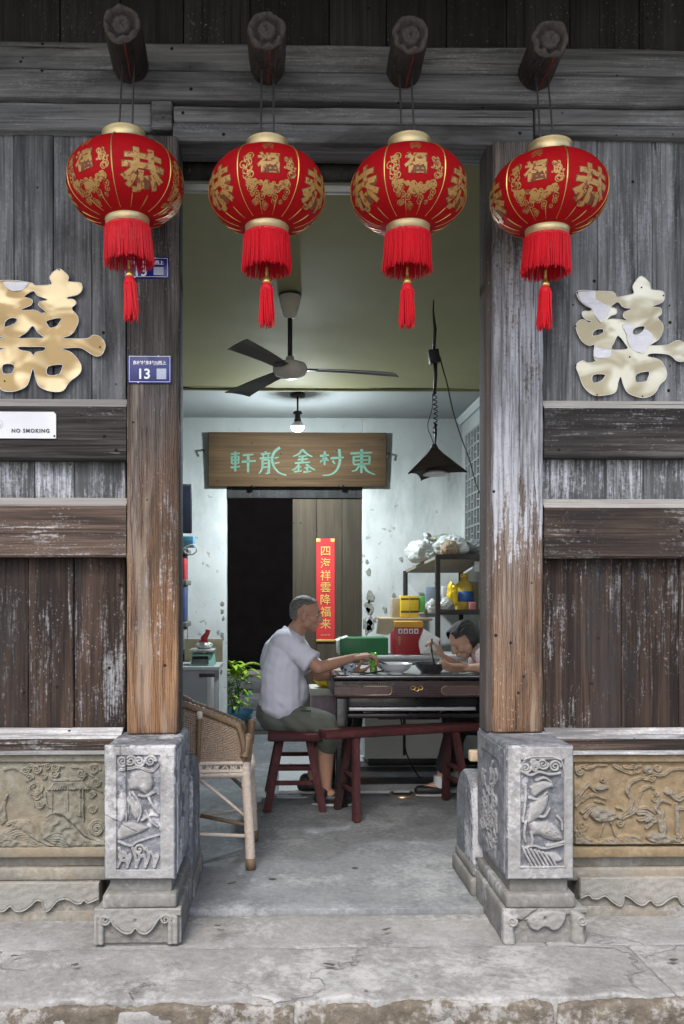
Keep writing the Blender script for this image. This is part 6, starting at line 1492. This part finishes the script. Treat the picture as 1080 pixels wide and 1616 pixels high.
# ---- scraps of leaf on the paving
SCR = plain('dry leaf scrap', (.045, .036, .028), .8)
for i, (px, py, Y) in enumerate(((24, 1507, -.45), (222, 1459, -.18), (118, 1522, -.5), (760, 1518, -.5), (1063, 1523, -.5), (610, 1470, -.25), (520, 1525, -.52), (345, 1462, -.2), (905, 1463, -.22), (430, 1389, .3), (560, 1372, .4), (366, 1395, .28))):
    Y = 1326*1.273/(py-940)-3.4; x_ = fx(px, Y); z_ = .0012 if Y > .004 else .0; an = random.uniform(0, 6); L_ = random.uniform(.010, .022)
    m = MB(); n = 8
    m.add([(x_+L_*math.cos(2*math.pi*k/n+an)*(1 if k % 4 else 1.4), Y+L_*.7*math.sin(2*math.pi*k/n), z_+random.uniform(.0005, .006)) for k in range(n)]+[(x_, Y, z_+.004)], [(k, (k+1) % n, n) for k in range(n)])
    tag(m.build('leaf_scrap', SCR, None), 'tiny dark scrap of dry leaf lying on the worn paving', 'leaf scrap', 'dry leaf scraps on the paving')
# ================================================================== PEOPLE
def skin(name, c): 
    M = Mat(name, .55, spec=.35); n = M.noise(30., detail=4.); b = M.noise(7., detail=3.)
    M.col(M.mix(M.math('ADD', M.math('MULTIPLY', n, .5), M.math('MULTIPLY', b, .5)), [x*.78 for x in c], [x*1.2 for x in c])); M.bump(M.noise(160., detail=2.), .08, .002); return M.m
SK1, SK2 = skin('tanned skin', (.42, .235, .16)), skin('pale tan skin', (.46, .29, .21))
def cloth(name, c, var=.08, sc=60, pat=None):
    M = Mat(name, .85, spec=.2); n = M.noise(9., detail=5.); col = M.mix(n, [x*(1-var) for x in c], [x*(1+var) for x in c])
    if pat:
        v = M.new('ShaderNodeTexVoronoi'); M.inp(v.inputs['Vector'], M.co()); v.inputs['Scale'].default_value = 46
        col = M.mix(M.math('MULTIPLY', M.step(v.outputs['Distance'], .42, .25), .8), col, pat)
    M.col(col); M.bump(M.noise(300., detail=2.), .15, .001); return M.m
def hair(name, c, grey):
    M = Mat(name, .6, spec=.4); n = M.noise(1., sc=(330, 160, 160), detail=4., rough=.7); b = M.noise(5., detail=2.)
    M.col(M.mix(M.math('MULTIPLY', M.step(n, .45, .65), M.step(b, .35, .6)), c, grey)); M.bump(n, .6, .006); return M.m
def arm(m, sh, el, wr, k=1., up=.047, lo=.036):
    m.caps(sh, up*1.08*k, tuple(Vector(sh).lerp(Vector(el), .55)), up*.92*k); m.caps(tuple(Vector(sh).lerp(Vector(el), .5)), up*.93*k, el, lo*1.02*k)
    mid = Vector(el).lerp(Vector(wr), .3); m.caps(el, lo*1.03*k, tuple(mid), lo*1.05*k); m.caps(tuple(mid), lo*1.05*k, wr, lo*.64*k)
def hand(m, wr, d, palm_n, curl, k=1., grip=0.):
    """palm from the wrist along d; fingers bend towards palm_n"""
    wr, d, n = Vector(wr), Vector(d).normalized(), Vector(palm_n); n = (n-d*n.dot(d)).normalized(); s = d.cross(n)
    for i in range(4):
        b = wr+s*(.030-.020*i)*k; e = wr+d*.085*k+s*(.033-.022*i)*k; m.caps(tuple(b), .0145*k, tuple(e), .0125*k)
        L = (.040, .046, .043, .033)[i]*k; p = e; a = curl*(.55+.12*i)
        for j in range(3):
            q = p+(d*math.cos(a)+n*math.sin(a))*L*(1, .72, .6)[j]; m.caps(tuple(p), .0098*k*(1-.07*j), tuple(q), .0092*k*(1-.09*j)); p = q; a += curl
    b = wr+d*.022*k+s*.030*k; q = b+(d*.7+s*.55+n*.55).normalized()*.045*k; r = q+(d*.75-s*.1+n*.65).normalized()*.036*k
    m.caps(tuple(b), .016*k, tuple(q), .0115*k); m.caps(tuple(q), .0112*k, tuple(r), .0095*k)
    return r
def head(m, c, fwd, up, k=1., woman=False):
    """cranium, brow, cheeks, nose, lips, chin and ears about centre c"""
    c, f, u = Vector(c), Vector(fwd).normalized(), Vector(up); u = (u-f*u.dot(f)).normalized(); s = f.cross(u)
    M3 = Matrix((f, s, u)).transposed(); eu = [math.degrees(a) for a in M3.to_euler()]
    L = lambda x, y, z: tuple(c+(f*x+s*y+u*z)*k)
    E = lambda x, y, z, a, b_, d: m.ell(L(x, y, z), (a*k, b_*k, d*k), eu, 20, 14)
    E(-.012, 0, .030, .098, .075, .088); E(.020, 0, -.020, .066, .060, .078); E(.040, 0, -.068, .042, .040, .036); E(.060, 0, -.088, .020, .020, .017)
    E(.066, 0, .030, .024, .050, .020)                                       # brow
    for y in (-1, 1):
        E(.056, y*.036, -.022, .026, .022, .024); E(.018, y*.058, -.052, .034, .014, .03)     # cheek, jaw
        E(-.008, y*.076, -.012, .018, .007, .032); E(.0, y*.077, -.030, .011, .007, .012)     # ear
    m.caps(L(.082, 0, .018), .011*k, L(.104, 0, -.022), .0135*k)
    for y in (-1, 1): E(.092, y*.011, -.026, .011, .008, .008)
    E(.084, 0, -.050, .013, .022, .0075); E(.082, 0, -.062, .013, .020, .008)
    return L, eu
def eyes(L, k, parent, eu, down=False):
    W_ = plain('eye white', (.55, .52, .48), .3); 
    for y in (-1, 1):
        if down:
            m = MB(); m.tube([L(.080, y*.016, .001), L(.084, y*.030, -.004), L(.076, y*.044, -.001)], [.0015*k, .0028*k, .0015*k], 6); m.build('eyelash', MT['ink'], parent); continue
        MB().ell(L(.0745, y*.029, .008), (.0095*k, .011*k, .0065*k), eu, 12, 8).build('eye', W_, parent)
        MB().ell(L(.0808, y*.030, .008), (.0045*k, .006*k, .006*k), eu, 10, 6).build('iris', MT['ink'], parent)
        m = MB(); m.tube([L(.086, y*.012, .028), L(.088, y*.030, .033), L(.078, y*.048, .028)], [.003*k, .0045*k, .002*k], 6); m.build('eyebrow', MT['ink'], parent)

# ---- the man on the stool
sR, sL = P(449, 1013, 1.70), P(462, 1011, 2.04)
eR, eL = P(504, 1054, 1.62), P(503, 1066, 2.03)
wR, wL = P(561, 1037, 1.76), P(556, 1062, 1.93)
hipR, hipL = P(440, 1132, 1.76), P(440, 1130, 1.95)
knR, knL = P(520, 1146, 1.66), P(528, 1148, 1.98)
anR = P(514, 1248, 1.68); anL = P(487, 1240, 2.0)
hc = P(483, 970, 1.86); nk = P(462, 1004, 1.87)
fwdM = Vector((.96, -.10, -.16)); upM = Vector((.30, 0, .95))
t = thing('person', (hipR.x, 1.86, 0), 'man in a pale lavender shirt and grey shorts eating on a stool', 'person')
m = MB()
L, eu = head(m, hc, fwdM, upM, .97)
m.caps(tuple(nk-Vector((.02, 0, .03))), .062, tuple(hc+Vector((-.022, 0, -.045))), .054)
arm(m, sR, eR, wR); arm(m, sL, eL, wL)
m.caps(tuple(nk-Vector((.03, 0, .06))), .09, tuple((hipR+hipL)/2+Vector((0, 0, .1))), .10)      # trunk under the shirt
m.caps(tuple(sR), .05, tuple(sL), .05)
hand(m, wR, (.95, .18, .12), (.1, .1, -.9), .62); hand(m, wL, (.9, -.1, .25), (.2, .1, .9), .5)
for hp, kn, an, fo in ((hipR, knR, anR, 0), (hipL, knL, anL, 0)):
    m.caps(tuple(hp), .085, tuple(kn), .060); m.caps(tuple(kn), .057, tuple(kn.lerp(an, .3)-Vector((.012, 0, 0))), .054); m.caps(tuple(kn.lerp(an, .3)-Vector((.012, 0, 0))), .054, tuple(an), .034)
    m.caps(tuple(an), .036, (an.x+.05, an.y, .045), .034); m.caps((an.x-.03, an.y, .05), .034, (an.x+.14, an.y, .04), .028)
link('body', remesh(m, .0052, 3), SK1, t)
eyes(L, .97, t, eu)
m = MB()      # shirt: back, belly, shoulders, sleeves
hm = (hipR+hipL)/2
for sgn, yy in ((0, 1.745), (1, 1.965)):
    a0 = P(452, 1020, yy); m.caps(tuple(a0), .108, tuple(P(443, 1066, yy)), .122); m.caps(tuple(P(443, 1066, yy)), .122, tuple(P(444, 1108, yy)), .122)
m.ell(tuple(P(446, 1060, 1.86)), (.135, .185, .26)); m.ell(tuple(P(456, 1092, 1.86)), (.125, .175, .135)); m.ell(tuple(P(436, 1046, 1.86)), (.10, .16, .17))
m.caps(tuple(P(440, 1112, 1.80)), .118, tuple(P(440, 1112, 1.92)), .118)
m.caps(tuple(sR+Vector((0, .03, .0))), .082, tuple(sL+Vector((0, -.03, .0))), .082); m.caps(tuple(nk-Vector((.03, 0, .05))), .088, tuple(nk-Vector((.012, 0, .012))), .070)
for s_, e_ in ((sR, eR), (sL, eL)): m.caps(tuple(s_), .075, tuple(s_.lerp(e_, .55)), .066)
me = remesh(m, .007, 6)
hemdir = (eR-sR).normalized()
def folds(c):
    n = noise.noise
    w = .006*n(Vector((c.x*9, c.y*9, c.z*16)))+.004*n(Vector((c.x*20+c.z*14, c.y*14, c.z*22)))
    w += .007*max(0, math.sin((c.z*1.1+c.x*.7)*46+3*n(c*5)))*max(0, 1-abs(c.z-(hm.z+.10))/.10)      # waist folds
    dS = (c-sR.lerp(eR, .35)).length; w += .006*math.sin((c.x-c.z)*60+2*n(c*8))*max(0, 1-dS/.16)      # armpit folds
    return w
displace(me, folds)
link('shirt', me, cloth('lavender white cotton', (.68, .685, .78), .06), t)
def collar_ring(cen, ax, r, h, mat, parent, name='collar'):
    ax = Vector(ax).normalized(); u = ax.orthogonal().normalized(); w = ax.cross(u); vs = []; n = 26
    for (rr, hh) in ((r, 0), (r*1.0, h), (r*1.10, h*.9), (r*1.22, -h*.35), (r*1.1, -h*.3)):
        for i in range(n): a = 2*math.pi*i/n; vs.append(Vector(cen)+(u*math.cos(a)+w*math.sin(a))*rr+ax*hh)
    MB().add(vs, [(k*n+i, k*n+(i+1) % n, (k+1)*n+(i+1) % n, (k+1)*n+i) for k in range(4) for i in range(n)], True).build(name, mat, parent)
collar_ring(nk+Vector((-.006, 0, .006)), (.5, 0, .86), .064, .030, bpy.data.materials['lavender white cotton'], t)
for s_, e_ in ((sR, eR), (sL, eL)):
    d = (e_-s_); p0, p1 = s_+d*.5, s_+d*.80; u = d.normalized(); MB().tube([p0, s_+d*.62, s_+d*.74, p1, s_+d*.79, s_+d*.6], [.064, .068, .073, .076, .072, .060], 22, False).build('sleeve', bpy.data.materials['lavender white cotton'], t)
m = MB()      # shorts
m.caps(tuple(hipR+Vector((-.01, .02, .0))), .112, tuple(hipL+Vector((-.01, -.02, 0))), .112); m.ell(tuple(hm+Vector((-.02, 0, .03))), (.125, .178, .105))
for hp, kn, an in ((hipR, knR, anR), (hipL, knL, anL)):
    m.caps(tuple(hp), .104, tuple(hp.lerp(kn, .9)), .084); m.caps(tuple(hp.lerp(kn, .95)), .082, tuple(kn.lerp(an, .24)), .078)
me = remesh(m, .007, 5)
displace(me, lambda c: .006*noise.noise(Vector((c.x*14, c.y*10, c.z*14)))+.004*math.sin((c.x+c.z*.6)*55+4*noise.noise(c*6)))
for v in me.vertices:
    if v.co.z < .447 and v.co.x < hipR.x+.19 and v.co.z > .36: v.co.z = .447
link('shorts', me, cloth('grey green cotton', (.115, .125, .105), .12), t)
box('pocket', plain('dark pocket', (.03, .033, .03), .8), t, *[c for q in zip(P(483, 1122, 1.655)-Vector((.03, .0, .006)), P(483, 1122, 1.655)+Vector((.03, .012, .006))) for c in q], .003)
SHOE = plain('black shoe', (.015, .015, .016), .5); SOLE = plain('pale sole', (.45, .45, .44), .6)
for an in (anR, anL):
    m = MB(); m.caps((an.x-.035, an.y, .05), .040, (an.x+.13, an.y, .042), .038); m.ell((an.x+.06, an.y, .045), (.12, .046, .036)); m.caps((an.x-.02, an.y, .06), .042, (an.x-.015, an.y, .085), .044)
    me = remesh(m, .006, 3)
    for v in me.vertices: v.co.z = max(v.co.z, .012)
    link('shoe', me, SHOE, t); m = MB(); m.ell((an.x+.045, an.y, .009), (.135, .05, .0085)); m.build('sole', SOLE, t)
m = MB(); E = lambda x, y, z, a, b_, d: m.ell(L(x, y, z), (a, b_, d), eu, 22, 16)       # cropped hair
E(-.018, 0, .036, .094, .0765, .084); E(-.048, 0, .0, .058, .068, .060); E(.008, 0, .062, .075, .062, .050)
me = remesh(m, .005, 4, .002, 60); 
lo = Vector(L(.06, 0, .055)); f_ = fwdM.normalized(); u_ = (upM-f_*upM.dot(f_)).normalized(); c_ = Vector(hc)
bm = bmesh.new(); bm.from_mesh(me)
dead = [v for v in bm.verts if (lambda x, z: z < .060+.5*max(0, x-.01)-.9*max(0, -.015-x)*1.35 or x > .058)((v.co-c_).dot(f_), (v.co-c_).dot(u_)) and not ((v.co-c_).dot(f_) < -.05 and (v.co-c_).dot(u_) > -.045)]
bmesh.ops.delete(bm, geom=dead, context='VERTS'); bm.to_mesh(me); bm.free()
link('hair', me, hair('cropped grey black hair', (.05, .046, .043), (.34, .33, .32)), t)
ch = MB(); a_ = wR+Vector((.085, .02, -.01))
for i in (0, 1): ch.tube([tuple(a_+Vector((-.06, .01*i, .03))), tuple(a_+Vector((.16, .03+.012*i, -.055-.008*i)))], [.0036, .0022], 6)
tag(ch.build('chopstick_pair', MT['black'], None), 'pair of chopsticks held in the hand of the man', 'chopsticks')

# ---- the woman at the far side of the table
hc = P(733, 1012, 1.95); kW = .98
fwdW = Vector((-.80, -.20, -.50)); upW = Vector((-.52, -.05, .85))
t = thing('person', (1.62-.2, 1.95, 0), 'woman with dark bobbed hair in a floral blouse bent over her bowl', 'person')
nkW = P(757, 1029, 1.97); shN, shF = P(765, 1036, 1.80), P(766, 1028, 2.12)
elN, wrN = P(780, 1072, 1.62), P(734, 1060, 1.72)
elN.z = table_z+.055; wrN.z = table_z+.045
elF, wrF = P(744, 1062, 2.10), P(699, 1036, 2.02)
hipN, hipF = Vector((1.52, 1.82, .47)), Vector((1.52, 2.06, .47)); 
m = MB(); Lw, euw = head(m, hc, fwdW, upW, kW, True)
m.caps(tuple(nkW), .055, tuple(hc+Vector((.05, .0, -.03))), .050)
arm(m, shN, elN, wrN, .95); arm(m, shF, elF, wrF, .92)
m.caps(tuple(nkW+Vector((.05, 0, -.05))), .08, (1.48, 1.94, .62), .1); m.caps(tuple(shN), .045, tuple(shF), .045)
rN = hand(m, wrN, (-.95, .10, .0), (0, .5, .6), .45, .92); rF = hand(m, wrF, (-.35, .0, .75), (-.5, .2, -.3), .8, .92)
feet = []
for hp, yy in ((hipN, 1.86), (hipF, 2.06)):
    kn = Vector((1.13, yy, .47)); an = Vector((1.02 if yy < 2 else 1.16, yy+.05, .085)); feet.append(an)
    m.caps(tuple(hp), .085, tuple(kn), .058); m.caps(tuple(kn), .055, tuple(kn.lerp(an, .3)), .052); m.caps(tuple(kn.lerp(an, .3)), .052, tuple(an), .032); m.caps(tuple(an+Vector((0, 0, -.02))), .033, (an.x-.11, an.y, .04), .026)
link('body', remesh(m, .0052, 3), SK2, t); eyes(Lw, kW, t, euw, True)
BL = cloth('pale floral blouse', (.46, .36, .36), .1, pat=(.20, .10, .11))
m = MB(); m.caps(tuple(shN.lerp(shF, .12)), .082, tuple(shN.lerp(shF, .88)), .082); m.caps(tuple(nkW+Vector((.05, 0, -.04))), .09, (1.47, 1.94, .60), .15)
m.ell((1.49, 1.94, .70), (.15, .2, .24)); m.caps(tuple(nkW+Vector((.03, 0, -.02))), .085, tuple(nkW+Vector((.02, 0, -.008))), .068)
for s_, e_ in ((shN, elN), (shF, elF)): m.caps(tuple(s_), .072, tuple(s_.lerp(e_, .5)), .066)
me = remesh(m, .007, 5, .006, 12); link('blouse', me, BL, t)
m = MB()
for hp, yy in ((hipN, 1.86), (hipF, 2.06)): kn = Vector((1.13, yy, .475)); m.caps(tuple(hp), .105, tuple(kn), .075); an = feet[0] if yy < 2 else feet[1]; m.caps(tuple(kn), .072, tuple(kn.lerp(an, .7)), .062)
m.caps(tuple(hipN), .12, tuple(hipF), .12); link('trousers', remesh(m, .008, 5, .005, 14), plain('dark trousers', (.02, .02, .025), .85), t)
for an in feet:
    m = MB(); m.caps((an.x+.03, an.y, .045), .036, (an.x-.13, an.y, .036), .031); m.ell((an.x-.05, an.y, .04), (.115, .043, .032)); me = remesh(m, .006, 3)
    for v in me.vertices: v.co.z = max(v.co.z, .012)
    link('shoe', me, SHOE, t); m = MB(); m.ell((an.x-.05, an.y, .009), (.13, .046, .0085)); m.build('sole', SOLE, t)
    m = MB(); m.lathe([(.034, -.03), (.040, -.01), (.038, .045)], tuple(an), 16); m.build('sock', CH, t)
f_ = fwdW.normalized(); u_ = (upW-f_*upW.dot(f_)).normalized(); c_ = Vector(hc)
m = MB(); E = lambda x, y, z, a, b_, d: m.ell(Lw(x, y, z), (a, b_, d), euw, 24, 16)
E(-.024, 0, .042, .104, .090, .090); E(-.060, 0, -.012, .066, .084, .080); E(.020, 0, .070, .074, .070, .050)
for y in (-1, 1): E(-.030, y*.066, -.010, .058, .026, .072)
me = remesh(m, .005, 3)
displace(me, lambda c: .0045*noise.noise(Vector(((c-c_).dot(f_)*14, (c-c_).dot(f_.cross(u_))*110, (c-c_).dot(u_)*26))))
bm = bmesh.new(); bm.from_mesh(me)
dead = [v for v in bm.verts if (lambda x, y, z: x > .066 or (x > .008 and z < .050 and abs(y) < .2) )((v.co-c_).dot(f_), (v.co-c_).dot(f_.cross(u_)), (v.co-c_).dot(u_))]
bmesh.ops.delete(bm, geom=dead, context='VERTS'); bm.to_mesh(me); bm.free()
link('hair', me, hair('dark greying hair', (.016, .015, .015), (.24, .235, .23)), t)
m = MB(); q_ = nkW+Vector((-.015, 0, -.028)); m.tube([tuple(q_+Vector((.055*math.cos(a_)*.8, .075*math.sin(a_), -.03*math.cos(a_)-.02))) for a_ in [2*math.pi*i/20 for i in range(20)]], .008, 6, False, None, True)
m.build('neckline_trim', plain('dark red trim', (.12, .012, .016), .7), t)
ch = MB(); b_ = P(685, 1050, 1.90)
for i in (0, 1): ch.tube([(rF.x+.006*i, rF.y-.01, rF.z+.075), (rF.x-.004*i, rF.y-.03, rF.z+.0), (b_.x+.012*i, b_.y, table_z+.035)], [.0045, .0042, .003], 6)
tag(ch.build('chopstick_pair', MT['black'], None), 'pair of dark chopsticks the woman dips into the steel bowl', 'chopsticks')
t = thing('stool', (1.5, 1.95, 0), 'dark low stool under the woman behind the pier', 'stool')
MB().box(1.36, 1.60, 1.78, 2.12, .33, .365, .006).build('seat', REDX, t)
for x_ in (1.39, 1.57):
    for y_ in (1.81, 2.09): MB().box(x_-.02, x_+.02, y_-.02, y_+.02, 0, .331, .004).build('leg', RED, t)
